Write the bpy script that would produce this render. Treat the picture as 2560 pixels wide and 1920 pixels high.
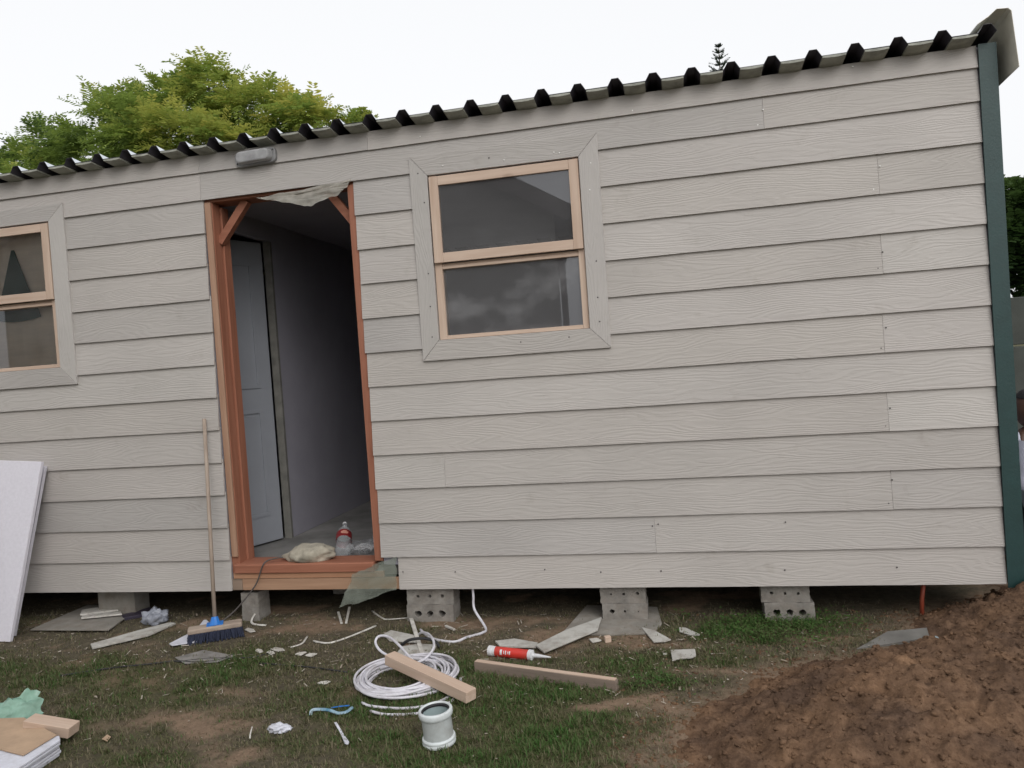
import bpy, bmesh, math, random
import numpy as np
from mathutils import Vector, Matrix, noise as mnoise
random.seed(7); RNG = np.random.default_rng(11)
for o in list(bpy.data.objects): bpy.data.objects.remove(o)
SC = bpy.context.scene; COL = SC.collection

# ------------------------------------------------------------------ camera
CAM = np.array([-1.54899923, -4.22377322, 1.44982258]); YAW, PIT, ROL, F = 0.20906173, 1.54858158, -0.07006379, 1917.382
def _rot(a, b, c):
    ca, sa, cb, sb, cc, sc = math.cos(a), math.sin(a), math.cos(b), math.sin(b), math.cos(c), math.sin(c)
    return np.array([[ca,-sa,0],[sa,ca,0],[0,0,1]]) @ np.array([[1,0,0],[0,cb,-sb],[0,sb,cb]]) @ np.array([[cc,-sc,0],[sc,cc,0],[0,0,1]])
RM = _rot(YAW, PIT, ROL)
cam = bpy.data.cameras.new('camera'); cob = bpy.data.objects.new('camera', cam); COL.objects.link(cob)
cam.sensor_width = 36; cam.lens = F/2560*36; cam.clip_end = 3000; cam.clip_start = 0.05
M4 = Matrix.Identity(4)
for i in range(3):
    for j in range(3): M4[i][j] = RM[i, j]
    M4[i][3] = CAM[i]
cob.matrix_world = M4; SC.camera = cob
# ------------------------------------------------------------------ sky, sun, exposure
SUN_EL, SUN_AZ = 38, 150          # sun behind cloud, over the house across the yard
W = bpy.data.worlds.new('World'); SC.world = W; W.use_nodes = True
nt = W.node_tree; nt.nodes.clear()
sky = nt.nodes.new('ShaderNodeTexSky'); sky.sky_type = 'NISHITA'; sky.sun_disc = False
sky.sun_elevation = math.radians(SUN_EL); sky.sun_rotation = math.radians(SUN_AZ); sky.dust_density = 6; sky.air_density = 1.0; sky.ozone_density = 1
hs = nt.nodes.new('ShaderNodeHueSaturation'); hs.inputs['Saturation'].default_value = 0.12
gam = nt.nodes.new('ShaderNodeMixRGB'); gam.blend_type = 'MIX'; gam.inputs['Fac'].default_value = 0.6; gam.inputs['Color2'].default_value = (10.6, 10.7, 10.9, 1)
bg = nt.nodes.new('ShaderNodeBackground'); bg.inputs['Strength'].default_value = 0.1
wo = nt.nodes.new('ShaderNodeOutputWorld')
nt.links.new(sky.outputs[0], hs.inputs['Color']); nt.links.new(hs.outputs[0], gam.inputs['Color1'])
nt.links.new(gam.outputs[0], bg.inputs['Color']); nt.links.new(bg.outputs[0], wo.inputs['Surface'])
sl = bpy.data.lights.new('sun', 'SUN'); sl.energy = 0.5; sl.angle = math.radians(40); sl.color = (1, .96, .9)
so = bpy.data.objects.new('sun', sl); COL.objects.link(so)
az = math.radians(SUN_AZ); el = math.radians(SUN_EL)
sd = Vector((math.sin(az)*math.cos(el), math.cos(az)*math.cos(el), math.sin(el)))
so.rotation_euler = sd.to_track_quat('Z', 'Y').to_euler(); so.location = (0, -10, 12)
SC.view_settings.view_transform = 'Standard'; SC.view_settings.look = 'None'; SC.view_settings.gamma = 1
SC.view_settings.exposure = 0.35
SC.render.engine = 'CYCLES'

# ------------------------------------------------------------------ pixel helpers (overview pixels, 2212 wide)
S = 2560/2212
def ray(u, v):
    return RM @ np.array([(u*S-1280)/F, -(v*S-960)/F, -1.0])
def PY(u, v, y=0.0):
    d = ray(u, v); t = (y-CAM[1])/d[1]; return CAM + t*d
def PG(u, v, z=0.0):
    d = ray(u, v); t = (z-CAM[2])/d[2]; return CAM + t*d
# ------------------------------------------------------------------ numpy noise
_T = np.random.default_rng(3).random((256, 256))
def vnoise(x, y):
    x = np.asarray(x, float); y = np.asarray(y, float)
    xi = np.floor(x).astype(int); yi = np.floor(y).astype(int); fx = x-xi; fy = y-yi
    fx = fx*fx*(3-2*fx); fy = fy*fy*(3-2*fy)
    a = _T[xi % 256, yi % 256]; b = _T[(xi+1) % 256, yi % 256]; c = _T[xi % 256, (yi+1) % 256]; d = _T[(xi+1) % 256, (yi+1) % 256]
    return (a*(1-fx)+b*fx)*(1-fy)+(c*(1-fx)+d*fx)*fy
def fbm(x, y, o=4):
    s = 0; a = .5; t = 0
    for i in range(o):
        s = s + a*vnoise(x*2**i+17.3*i, y*2**i+5.1*i); t += a; a *= .5
    return s/t
# ------------------------------------------------------------------ mesh helpers
def link(o, parent=None):
    COL.objects.link(o)
    if parent is not None: o.parent = parent
    return o
def tag(o, label=None, cat=None, group=None, kind=None):
    if label: o['label'] = label
    if cat: o['category'] = cat
    if group: o['group'] = group
    if kind: o['kind'] = kind
    return o
def empty(name, loc, label, cat, group=None, rz=0):
    o = bpy.data.objects.new(name, None); o.location = loc; o.rotation_euler = (0, 0, rz); o.empty_display_size = .1
    COL.objects.link(o); return tag(o, label, cat, group)
def smooth(me, on=True):
    me.polygons.foreach_set('use_smooth', [on]*len(me.polygons))
def obj(name, vf, mat, parent=None, loc=(0, 0, 0), sm=False, bev=0, rot=None, sub=0, solid=0):
    v, f = vf
    me = bpy.data.meshes.new(name); me.from_pydata([tuple(map(float, p)) for p in v], [], [tuple(map(int, q)) for q in f]); me.update()
    bm = bmesh.new(); bm.from_mesh(me); bmesh.ops.recalc_face_normals(bm, faces=bm.faces); bm.to_mesh(me); bm.free()
    if mat: me.materials.append(mat)
    if sm: smooth(me)
    o = bpy.data.objects.new(name, me); o.location = [float(q) for q in loc]
    if rot is not None: o.rotation_euler = rot
    link(o, parent)
    if solid:
        m = o.modifiers.new('solid', 'SOLIDIFY'); m.thickness = solid; m.offset = 0
    if sub:
        m = o.modifiers.new('sub', 'SUBSURF'); m.levels = sub; m.render_levels = sub
    if bev:
        m = o.modifiers.new('bevel', 'BEVEL'); m.width = bev; m.segments = 2; m.limit_method = 'ANGLE'
    return o
def box(x0, x1, y0, y1, z0, z1):
    v = [(x, y, z) for z in (z0, z1) for y in (y0, y1) for x in (x0, x1)]
    return v, [(0,2,3,1),(4,5,7,6),(0,1,5,4),(2,6,7,3),(0,4,6,2),(1,3,7,5)]
def merge(*vfs):
    V = []; Fc = []
    for v, f in vfs:
        n = len(V); V += list(v); Fc += [tuple(i+n for i in q) for q in f]
    return V, Fc
def bar(p0, p1, w, h, up=(0, 0, 1)):
    p0 = Vector(p0); p1 = Vector(p1); d = (p1-p0).normalized(); s = d.cross(Vector(up)).normalized(); u = s.cross(d)
    v = [p+s*a*w/2+u*b*h/2 for p in (p0, p1) for b in (-1, 1) for a in (-1, 1)]
    return v, [(0,2,3,1),(4,5,7,6),(0,1,5,4),(2,6,7,3),(0,4,6,2),(1,3,7,5)]
def beam(name, a, b, w, h, mat, bev=.003, parent=None):
    """squared timber with its own X axis along the grain"""
    a = Vector([float(q) for q in a]); b = Vector([float(q) for q in b]); d = b-a; L = d.length
    o_ = obj(name, box(-L/2, L/2, -w/2, w/2, -h/2, h/2), mat, parent, (a+b)/2, bev=bev)
    o_.rotation_euler = (0, -math.asin(d.z/L), math.atan2(d.y, d.x)); return o_
def prism(poly, t, z=0):
    n = len(poly); v = [(p[0], p[1], z) for p in poly]+[(p[0], p[1], z+t) for p in poly]
    return v, [tuple(range(n-1, -1, -1)), tuple(range(n, 2*n))]+[(i, (i+1) % n, n+(i+1) % n, n+i) for i in range(n)]
def tube(pts, r, n=8, flat=1.0, cap=True):
    pts = [Vector(p) for p in pts]; v = []; f = []; m = len(pts); prev = None
    for i, p in enumerate(pts):
        d = (pts[min(i+1, m-1)]-pts[max(i-1, 0)]).normalized()
        if prev is None:
            s = d.cross(Vector((0, 0, 1)))
            if s.length < 1e-3: s = d.cross(Vector((1, 0, 0)))
        else: s = prev-d*prev.dot(d)
        s.normalize(); prev = s; u = d.cross(s)
        rr = r[i] if hasattr(r, '__len__') else r
        for k in range(n):
            a = 2*math.pi*k/n; v.append(p+s*math.cos(a)*rr+u*math.sin(a)*rr*flat)
    for i in range(m-1):
        for k in range(n): f.append((i*n+k, i*n+(k+1) % n, (i+1)*n+(k+1) % n, (i+1)*n+k))
    if cap: f.append(tuple(range(n-1, -1, -1))); f.append(tuple((m-1)*n+k for k in range(n)))
    return v, f
def lathe(prof, n=24, cap0=False, cap1=False):
    v = []; f = []; m = len(prof)
    for r, z in prof:
        for k in range(n):
            a = 2*math.pi*k/n; v.append((r*math.cos(a), r*math.sin(a), z))
    for i in range(m-1):
        for k in range(n): f.append((i*n+k, i*n+(k+1) % n, (i+1)*n+(k+1) % n, (i+1)*n+k))
    if cap0: f.append(tuple(range(n)))
    if cap1: f.append(tuple((m-1)*n+k for k in range(n)))
    return v, f
def spline(pts, n=8):
    P = [Vector(p) for p in pts]; P = [2*P[0]-P[1]]+P+[2*P[-1]-P[-2]]; out = []
    for i in range(1, len(P)-2):
        for k in range(n):
            t = k/n; a, b, c, d = P[i-1], P[i], P[i+1], P[i+2]
            out.append(.5*((2*b)+(c-a)*t+(2*a-5*b+4*c-d)*t*t+(3*b-a-3*c+d)*t**3))
    out.append(P[-2]); return out
def arrmesh(name, V, Q, mat, parent=None, attrs=None, loc=(0, 0, 0), sm=False):
    V = np.ascontiguousarray(V, np.float32); Q = np.ascontiguousarray(Q, np.int32); k = Q.shape[1]
    me = bpy.data.meshes.new(name); me.vertices.add(len(V)); me.vertices.foreach_set('co', V.ravel())
    me.loops.add(Q.size); me.loops.foreach_set('vertex_index', Q.ravel())
    me.polygons.add(len(Q)); me.polygons.foreach_set('loop_start', np.arange(0, Q.size, k, dtype=np.int32)); me.polygons.foreach_set('loop_total', np.full(len(Q), k, np.int32))
    for an, av in (attrs or {}).items():
        a = me.attributes.new(an, 'FLOAT', 'POINT'); a.data.foreach_set('value', np.ascontiguousarray(av, np.float32))
    me.update(calc_edges=True); me.validate()
    if sm: smooth(me)
    me.materials.append(mat); o = bpy.data.objects.new(name, me); o.location = loc; return link(o, parent)
# ------------------------------------------------------------------ materials
MATS = {}
def nodes(name):
    m = bpy.data.materials.new(name); m.use_nodes = True; t = m.node_tree; b = t.nodes['Principled BSDF']; MATS[name] = m; return m, t, b
def nn(t, k, **kw):
    n = t.nodes.new(k)
    for a, b in kw.items(): setattr(n, a, b)
    return n
def ramp(t, stops):
    r = nn(t, 'ShaderNodeValToRGB'); e = r.color_ramp.elements
    while len(e) < len(stops): e.new(.5)
    for q, (p, c) in zip(e, stops): q.position = p; q.color = c if len(c) == 4 else (*c, 1)
    return r
def coords(t, scale=(1, 1, 1), rnd=True):
    tc = nn(t, 'ShaderNodeTexCoord'); mp = nn(t, 'ShaderNodeMapping'); mp.inputs['Scale'].default_value = scale
    if rnd:
        oi = nn(t, 'ShaderNodeObjectInfo'); mu = nn(t, 'ShaderNodeVectorMath', operation='SCALE'); mu.inputs[0].default_value = (37.0, 11.0, 23.0)
        t.links.new(oi.outputs['Random'], mu.inputs['Scale']); ad = nn(t, 'ShaderNodeVectorMath', operation='ADD')
        t.links.new(tc.outputs['Object'], ad.inputs[0]); t.links.new(mu.outputs[0], ad.inputs[1]); t.links.new(ad.outputs[0], mp.inputs['Vector'])
    else: t.links.new(tc.outputs['Object'], mp.inputs['Vector'])
    return mp.outputs[0]
def noise(t, vec, sc, det=4, rough=.6):
    n = nn(t, 'ShaderNodeTexNoise'); n.inputs['Scale'].default_value = sc; n.inputs['Detail'].default_value = det; n.inputs['Roughness'].default_value = rough
    t.links.new(vec, n.inputs['Vector']); return n.outputs['Fac']
def bump(t, b, h, st=.3, dist=.005):
    n = nn(t, 'ShaderNodeBump'); n.inputs['Strength'].default_value = st; n.inputs['Distance'].default_value = dist
    t.links.new(h, n.inputs['Height']); t.links.new(n.outputs[0], b.inputs['Normal'])
def var(c, a): return tuple(max(0, q*a) for q in c)
def plain(name, c, rough=.6, vary=.18, sc=8, bmp=.15, metal=0, stretch=(1, 1, 1), spec=.5, c2=None, bd=.003, dirt=0):
    m, t, b = nodes(name); v = coords(t, stretch); n = noise(t, v, sc, 6)
    r = ramp(t, [(.3, var(c, 1-vary)), (.7, c2 if c2 else var(c, 1+vary))]); t.links.new(n, r.inputs[0])
    if dirt:
        dn_ = noise(t, coords(t), 13, 7, .72); dr_ = ramp(t, [(.44, (0, 0, 0)), (.74, (dirt, dirt, dirt))]); t.links.new(dn_, dr_.inputs[0]); dm_ = nn(t, 'ShaderNodeMixRGB')
        dm_.inputs['Color2'].default_value = (.15, .11, .08, 1); t.links.new(dr_.outputs[0], dm_.inputs['Fac']); t.links.new(r.outputs[0], dm_.inputs['Color1']); t.links.new(dm_.outputs[0], b.inputs['Base Color'])
    else: t.links.new(r.outputs[0], b.inputs['Base Color'])
    b.inputs['Roughness'].default_value = rough; b.inputs['Metallic'].default_value = metal; b.inputs['Specular IOR Level'].default_value = spec
    if bmp: bump(t, b, noise(t, v, sc*6, 4), bmp, bd)
    return m
def wood(name, c1, c2, rough=.7, axis=0, knots=True, sc=1.0):
    m, t, b = nodes(name); s = [28*sc]*3; s[axis] = 1.6*sc; v = coords(t, tuple(s)); n = noise(t, v, 1.0, 5, .65)
    r = ramp(t, [(.3, c1), (.68, c2)]); t.links.new(n, r.inputs[0])
    s2 = [7*sc]*3; s2[axis] = 2.2*sc
    v2 = coords(t, tuple(s2)); vo = nn(t, 'ShaderNodeTexVoronoi'); vo.inputs['Scale'].default_value = 1; t.links.new(v2, vo.inputs['Vector'])
    r2 = ramp(t, [(.03, (.25, .16, .1)), (.12, (1, 1, 1))]); t.links.new(vo.outputs['Distance'], r2.inputs[0])
    mx = nn(t, 'ShaderNodeMixRGB', blend_type='MULTIPLY'); mx.inputs['Fac'].default_value = .8 if knots else 0
    t.links.new(r.outputs[0], mx.inputs['Color1']); t.links.new(r2.outputs[0], mx.inputs['Color2']); t.links.new(mx.outputs[0], b.inputs['Base Color'])
    b.inputs['Roughness'].default_value = rough; bump(t, b, n, .25, .002); return m
def siding_mat(name, base, axis=0):
    m, t, b = nodes(name); v = coords(t); sx = nn(t, 'ShaderNodeSeparateXYZ'); t.links.new(v, sx.inputs[0])
    al, ac = (('X', 'Z') if axis == 0 else ('Z', 'X'))
    cx = nn(t, 'ShaderNodeCombineXYZ')
    def mul(o, k):
        q = nn(t, 'ShaderNodeMath', operation='MULTIPLY'); t.links.new(o, q.inputs[0]); q.inputs[1].default_value = k; return q.outputs[0]
    def add(a, c):
        q = nn(t, 'ShaderNodeMath', operation='ADD'); t.links.new(a, q.inputs[0]); t.links.new(c, q.inputs[1]); return q.outputs[0]
    t.links.new(mul(sx.outputs[al], .85), cx.inputs[0]); t.links.new(mul(sx.outputs[ac], 4.6), cx.inputs[1])
    n1 = noise(t, cx.outputs[0], 1.6, 2, .45)
    cy = nn(t, 'ShaderNodeCombineXYZ'); t.links.new(mul(sx.outputs[al], 9), cy.inputs[0]); t.links.new(mul(sx.outputs[ac], 60), cy.inputs[1])
    n2 = noise(t, cy.outputs[0], 1.0, 3, .6)
    h = add(add(mul(sx.outputs[ac], 52), mul(n1, 16)), mul(n2, 1.3))
    fr = nn(t, 'ShaderNodeMath', operation='PINGPONG'); t.links.new(h, fr.inputs[0]); fr.inputs[1].default_value = .5
    hh = add(mul(fr.outputs[0], 1.6), mul(n2, .8))
    bump(t, b, hh, .45, .0026)
    oi = nn(t, 'ShaderNodeObjectInfo'); big = noise(t, v, 1.3, 5, .6)
    r = ramp(t, [(.25, var(base, .90)), (.75, var(base, 1.07))]); t.links.new(big, r.inputs[0])
    r3 = ramp(t, [(0, (.90, .90, .91)), (.35, (.97, .955, .94)), (.7, (1.0, .985, .985)), (1, (1.04, 1.04, 1.035))]); t.links.new(oi.outputs['Random'], r3.inputs[0])
    mx = nn(t, 'ShaderNodeMixRGB', blend_type='MULTIPLY'); mx.inputs['Fac'].default_value = 1; t.links.new(r.outputs[0], mx.inputs['Color1']); t.links.new(r3.outputs[0], mx.inputs['Color2'])
    # grime and rub marks with a shape of their own
    sm = noise(t, v, 5.5, 6, .7); r4 = ramp(t, [(.60, (1, 1, 1)), (.80, (.80, .78, .75))]); t.links.new(sm, r4.inputs[0])
    m2 = nn(t, 'ShaderNodeMixRGB', blend_type='MULTIPLY'); m2.inputs['Fac'].default_value = .8; t.links.new(mx.outputs[0], m2.inputs['Color1']); t.links.new(r4.outputs[0], m2.inputs['Color2'])
    t.links.new(m2.outputs[0], b.inputs['Base Color']); b.inputs['Roughness'].default_value = .62; b.inputs['Specular IOR Level'].default_value = .3
    return m
BASE = (.448, .424, .402)
M_SID = siding_mat('fibre_cement_siding', BASE)
M_TRIMV = siding_mat('fibre_cement_trim', (.45, .43, .41), axis=1)
M_OFFCUT = plain('fibre_cement_offcut', (.46, .45, .42), .75, .1, 5, .1, dirt=.7)
M_DARKIN = plain('interior_lining', (.32, .31, .36), .85, .1, 2, .05)
M_FLOORIN = plain('interior_floor', (.20, .195, .19), .85, .35, 3, .1)
M_PINE = wood('raw_pine', (.45, .32, .24), (.58, .45, .36))
M_PINEV = wood('raw_pine_upright', (.45, .32, .24), (.58, .45, .36), axis=2)
M_PALE = wood('pale_unstained_wood', (.30, .165, .105), (.41, .255, .175), axis=2)
M_STAIN = wood('red_stained_wood', (.24, .088, .050), (.35, .145, .088), axis=0, knots=False)
M_STAINV = wood('red_stained_wood_upright', (.24, .088, .050), (.35, .145, .088), axis=2)
M_RIM = wood('sawn_rim_timber', (.29, .165, .10), (.42, .26, .17))
M_OLDWOOD = wood('weathered_timber', (.13, .105, .09), (.25, .19, .15))
M_GREEN = plain('dark_green_paint', (.012, .042, .041), .45, .12, 14, .25)
M_ROOF = plain('charcoal_roof_paint', (.045, .042, .055), .45, .15, 6, .05)
M_ZINC = plain('bright_zinc_sheet', (.72, .76, .80), .3, .08, 5, .03, metal=.85)
M_PAD = plain('grey_eave_pad', (.30, .305, .265), .6, .35, 14, .4)
M_FLASH = plain('beige_backed_flashing', (.66, .63, .54), .55, .15, 6, .1)
M_CONC = plain('grey_concrete', (.23, .215, .195), .92, .3, 14, .7, bd=.006, dirt=.45)
M_HOLE = plain('concrete_core', (.12, .11, .10), .95, .2, 9, .3)
M_SLAB = plain('dusty_concrete', (.24, .225, .20), .92, .25, 6, .4, dirt=.6)
M_PVCW = plain('white_cable_sheath', (.62, .61, .66), .4, .08, 20, .05, dirt=.45)
M_TRUNK = plain('white_plastic_strip', (.60, .58, .54), .55, .15, 12, .1, dirt=.75)
M_PVC = plain('pale_grey_pvc', (.44, .47, .47), .42, .07, 8, .04, dirt=.35)
M_PVCIN = plain('grey_green_pvc_socket', (.34, .42, .43), .35, .06, 8, .03)
M_PVCRIM = plain('pvc_rim', (.62, .66, .67), .35, .06, 10, .03, dirt=.35)
M_RUBBER = plain('black_rubber', (.012, .012, .014), .6, .2, 20, .1)
M_FOAM = plain('white_polystyrene', (.66, .64, .70), .85, .05, 60, .35, bd=.003)
M_CARD = plain('brown_cardboard', (.43, .30, .20), .85, .12, 6, .1, dirt=.3)
M_PAPER = plain('white_packing_sheet', (.62, .63, .70), .7, .1, 10, .1, dirt=.35)
M_BLACK = plain('black_cable', (.018, .018, .02), .5, .3, 10, .1)
M_RED = plain('red_sleeve', (.55, .035, .025), .4, .12, 8, .04, dirt=.4)
M_WHITEP = plain('white_plastic', (.66, .66, .68), .4, .06, 9, .03, dirt=.35)
M_BLUE = plain('blue_plastic', (.02, .17, .55), .4, .12, 10, .05)
M_LBLUE = plain('light_blue_strap', (.05, .30, .50), .45, .5, 9, .05, c2=(.55, .65, .7))
M_NAVY = plain('navy_bristles', (.018, .024, .05), .8, .4, 70, .8)
M_BROOMW = wood('broom_wood', (.26, .20, .16), (.38, .31, .25), axis=2, knots=False)
M_BROOMH = wood('broom_head_wood', (.27, .21, .17), (.42, .34, .27), axis=0, knots=False)
M_CLOTH = plain('beige_sackcloth', (.34, .31, .25), .95, .4, 14, .6)
M_CURT = plain('beige_curtain', (.84, .74, .63), .95, .12, 5, .3, stretch=(.4, 1, 3))
M_DGREEN = plain('dark_green_panel', (.010, .055, .048), .9, .3, 6, .3)
M_LEAF = None
M_DOOR = plain('white_door_paint', (.30, .315, .35), .5, .05, 5, .04)
M_SKIN = plain('skin', (.09, .045, .03), .55, .1, 12, .05)
M_HAIR = plain('hair', (.008, .007, .007), .8, .3, 60, .6)
M_TEE = plain('white_tshirt', (.55, .56, .66), .9, .08, 12, .3)
M_TROU = plain('dark_trousers', (.012, .018, .022), .9, .2, 12, .3)
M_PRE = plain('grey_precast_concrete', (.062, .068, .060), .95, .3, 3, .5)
M_HOUSE = plain('rendered_house_wall', (.46, .44, .41), .9, .08, 1.5, .1)
M_HROOF = plain('house_roof_tile', (.09, .07, .06), .85, .25, 3, .3)
M_HTRIM = plain('house_trim_paint', (.16, .13, .12), .6, .08, 4, .05)
M_BARK = plain('bark', (.10, .08, .06), .95, .4, 8, .8, stretch=(1, 1, .3), bd=.02)
M_LAMP = plain('cloudy_grey_plastic', (.23, .23, .235), .35, .35, 12, .2)
M_NAILW = plain('white_screw_cap', (.75, .75, .72), .4, .05, 9, 0)
M_NAILD = plain('dark_nail', (.05, .045, .045), .6, .1, 9, 0)
M_ORANGEP = plain('orange_pipe_plastic', (.30, .06, .03), .5, .2, 8, .05)
M_TIN = plain('grey_weathered_sheet', (.14, .135, .125), .7, .3, 7, .2)
def glass(name, dust=.1, veil=.05):
    m, t, b = nodes(name); out = t.nodes['Material Output']; t.nodes.remove(b)
    tr = nn(t, 'ShaderNodeBsdfTransparent'); tr.inputs[0].default_value = (.92, .93, .93, 1)
    gl = nn(t, 'ShaderNodeBsdfGlossy'); gl.inputs['Roughness'].default_value = .015; gl.inputs['Color'].default_value = (.95, .96, 1, 1)
    fr = nn(t, 'ShaderNodeFresnel'); fr.inputs['IOR'].default_value = 1.9
    mx = nn(t, 'ShaderNodeMixShader'); t.links.new(fr.outputs[0], mx.inputs[0]); t.links.new(tr.outputs[0], mx.inputs[1]); t.links.new(gl.outputs[0], mx.inputs[2])
    df = nn(t, 'ShaderNodeBsdfDiffuse'); df.inputs[0].default_value = (.6, .6, .62, 1)
    v = coords(t, (2.5, 1, 4)); n = noise(t, v, 1.1, 5, .6); r = ramp(t, [(.48, (veil, veil, veil)), (.75, (dust, dust, dust))]); t.links.new(n, r.inputs[0])  # veil paints a pale haze that lifts the reflections; dust adds smudges
    m2 = nn(t, 'ShaderNodeMixShader'); t.links.new(r.outputs[0], m2.inputs[0]); t.links.new(mx.outputs[0], m2.inputs[1]); t.links.new(df.outputs[0], m2.inputs[2])
    t.links.new(m2.outputs[0], out.inputs[0]); return m
M_GLASS = glass('window_glass', .13, .085); M_GLASSD = glass('dusty_window_glass', .30, .09); M_GLASSC = glass('clean_window_glass', .05, .005)
def film(name, c, op, rough=.25):
    m, t, b = nodes(name); out = t.nodes['Material Output']
    b.inputs['Base Color'].default_value = (*c, 1); b.inputs['Roughness'].default_value = rough
    tr = nn(t, 'ShaderNodeBsdfTransparent'); tr.inputs[0].default_value = (*[min(1, .55+q) for q in c], 1)
    mx = nn(t, 'ShaderNodeMixShader'); v = coords(t); n = noise(t, v, 14, 4); r = ramp(t, [(.3, (op*.75,)*3), (.7, (min(1, op*1.25),)*3)]); t.links.new(n, r.inputs[0])
    t.links.new(r.outputs[0], mx.inputs[0]); t.links.new(tr.outputs[0], mx.inputs[1]); t.links.new(b.outputs[0], mx.inputs[2]); t.links.new(mx.outputs[0], out.inputs[0]); return m
M_FILMG = film('green_plastic_film', (.30, .33, .28), .40)
M_FILMB = film('mint_plastic_bag', (.30, .50, .40), .72)
M_FILMC = film('clear_plastic_film', (.55, .56, .58), .35)
M_FILMT = film('torn_grey_film', (.42, .40, .35), .62)
M_PET = film('clear_bottle_plastic', (.55, .58, .6), .28, .08)
def leafmat(name, c0, c1, c2, trans=.35):
    m, t, b = nodes(name); out = t.nodes['Material Output']; at = nn(t, 'ShaderNodeAttribute', attribute_name='tint')
    r = ramp(t, [(0, c0), (.5, c1), (1, c2)]); t.links.new(at.outputs['Fac'], r.inputs[0]); t.links.new(r.outputs[0], b.inputs['Base Color'])
    b.inputs['Roughness'].default_value = .6; b.inputs['Specular IOR Level'].default_value = .25
    tl = nn(t, 'ShaderNodeBsdfTranslucent'); t.links.new(r.outputs[0], tl.inputs[0]); mx = nn(t, 'ShaderNodeMixShader'); mx.inputs[0].default_value = trans
    t.links.new(b.outputs[0], mx.inputs[1]); t.links.new(tl.outputs[0], mx.inputs[2]); t.links.new(mx.outputs[0], out.inputs[0]); return m
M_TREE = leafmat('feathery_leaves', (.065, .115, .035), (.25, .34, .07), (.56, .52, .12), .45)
M_BUSH = leafmat('dark_bush_leaves', (.02, .045, .015), (.045, .085, .02), (.08, .13, .035))
M_PINE_L = leafmat('pine_needles', (.012, .022, .014), (.02, .035, .02), (.03, .045, .025), .1)
M_GRASS = leafmat('grass_blades', (.23, .19, .13), (.125, .125, .058), (.060, .145, .030), .3)

# ------------------------------------------------------------------ ground
def mound(x, y):
    def g(cx, cy, sx, sy, a): return a*np.exp(-((x-cx)/sx)**2-((y-cy)/sy)**2)
    h = g(.32, -.10, .60, .32, .28)+g(-.38, -.62, .55, .22, .13)+g(.10, -1.15, .85, .45, .16)+g(.9, -.9, .9, .7, .18)+g(-1.0, -1.42, .62, .42, .13)+g(-.80, -.98, .52, .26, .10)+g(1.2,.5,.8,.6,.2)
    n = fbm(x*2.2+4, y*2.2+9, 3)-.5+.45*(fbm(x*9+1, y*9, 3)-.5)
    return h+n*.065-.045
def soil_h(x, y):
    m = mound(x, y)
    cl = fbm(x*14, y*14, 4)-.5+1.1*(np.abs(fbm(x*5.5+2, y*6.5, 3)-.5)-.10); fine = np.abs(fbm(x*34+3, y*34, 3)-.5)
    return m+np.clip(m+.03, 0, .06)/.06*(cl*.07+fine*.05)
def ground_h(x, y):
    return (fbm(x*3, y*3, 3)-.5)*.018+(fbm(x*16+8, y*16, 3)-.5)*.010
def gz(x, y): return float(max(ground_h(np.array(x), np.array(y)), soil_h(np.array(x), np.array(y))))
GP = [(1700,1350,.40,.16,1.0),(1600,1375,.30,.15,.9),(1430,1470,.26,.12,.8),(1180,1510,.42,.14,.85),(1400,1570,.35,.18,.95),(1250,1610,.5,.2,.85),(560,1545,.28,.1,.5),(700,1500,.3,.14,.55),
      (1120,1440,.3,.1,.5),(150,1470,.8,.28,.55),(300,1500,.6,.2,.5),(200,1590,.5,.2,.55),(850,1600,.4,.14,.62),(400,1400,.5,.15,.25),(600,1620,.3,.14,.55),(1850,1330,.25,.12,.5),(300,1640,.3,.12,.5),(1000,1650,.5,.1,.75)]
SP = [(1010,1345,.36,.13,1.0),(1290,1375,.28,.10,.9),(1310,1525,.20,.08,1.0),(420,1560,.28,.12,.75),(1400,1390,.22,.07,.7),(660,1355,.34,.12,.85),(520,1640,.2,.1,.8),(1150,1340,.25,.08,.7),(1270,1470,.2,.06,.6),(1600,1440,.25,.08,.6),(470,1500,.22,.07,.55),(720,1350,.3,.1,.4),(1430,1520,.18,.08,.8),(420,1610,.14,.06,.5),(880,1390,.16,.05,.6)]
GPW = [(*PG(u, v)[:2], a, b, w) for u, v, a, b, w in GP]; SPW = [(*PG(u, v)[:2], a, b, w) for u, v, a, b, w in SP]
def masks(x, y):
    g = (.22+.40*np.clip((fbm(x*2.6+31, y*3.6, 4)-.40)*4.0, 0, 1))*(1-.5*np.clip((y+.62)/.25, 0, 1)); s = np.zeros(np.shape(x))
    wx = x+(fbm(x*5, y*5, 3)-.5)*.35; wy = y+(fbm(x*5+50, y*5, 3)-.5)*.28
    for cx, cy, a, b, w in GPW: g = np.maximum(g, w*np.exp(-((wx-cx)/a)**2-((wy-cy)/b)**2))
    for cx, cy, a, b, w in SPW: s = np.maximum(s, w*np.exp(-((wx-cx)/a)**2-((wy-cy)/b)**2))
    g = g*(1-.9*np.clip(s*1.2, 0, 1))
    s = np.maximum(s, .7*np.clip((fbm(x*3.1+77, y*4.2, 4)-.56)*6, 0, 1))
    pr_ = np.clip((mound(x, y)+.045)/.05, 0, 1); g = g*(1-pr_); s = np.maximum(s, .7*pr_)
    g = g*np.clip(1-(y-(-.05))/.25, .0, 1)+.05*(y > 0)
    far = np.clip((np.hypot(x+2, y+1)-5)/3, 0, 1); g = g*(1-far)+.45*far
    return np.clip(g, 0, 1), np.clip(s, 0, 1)
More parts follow.
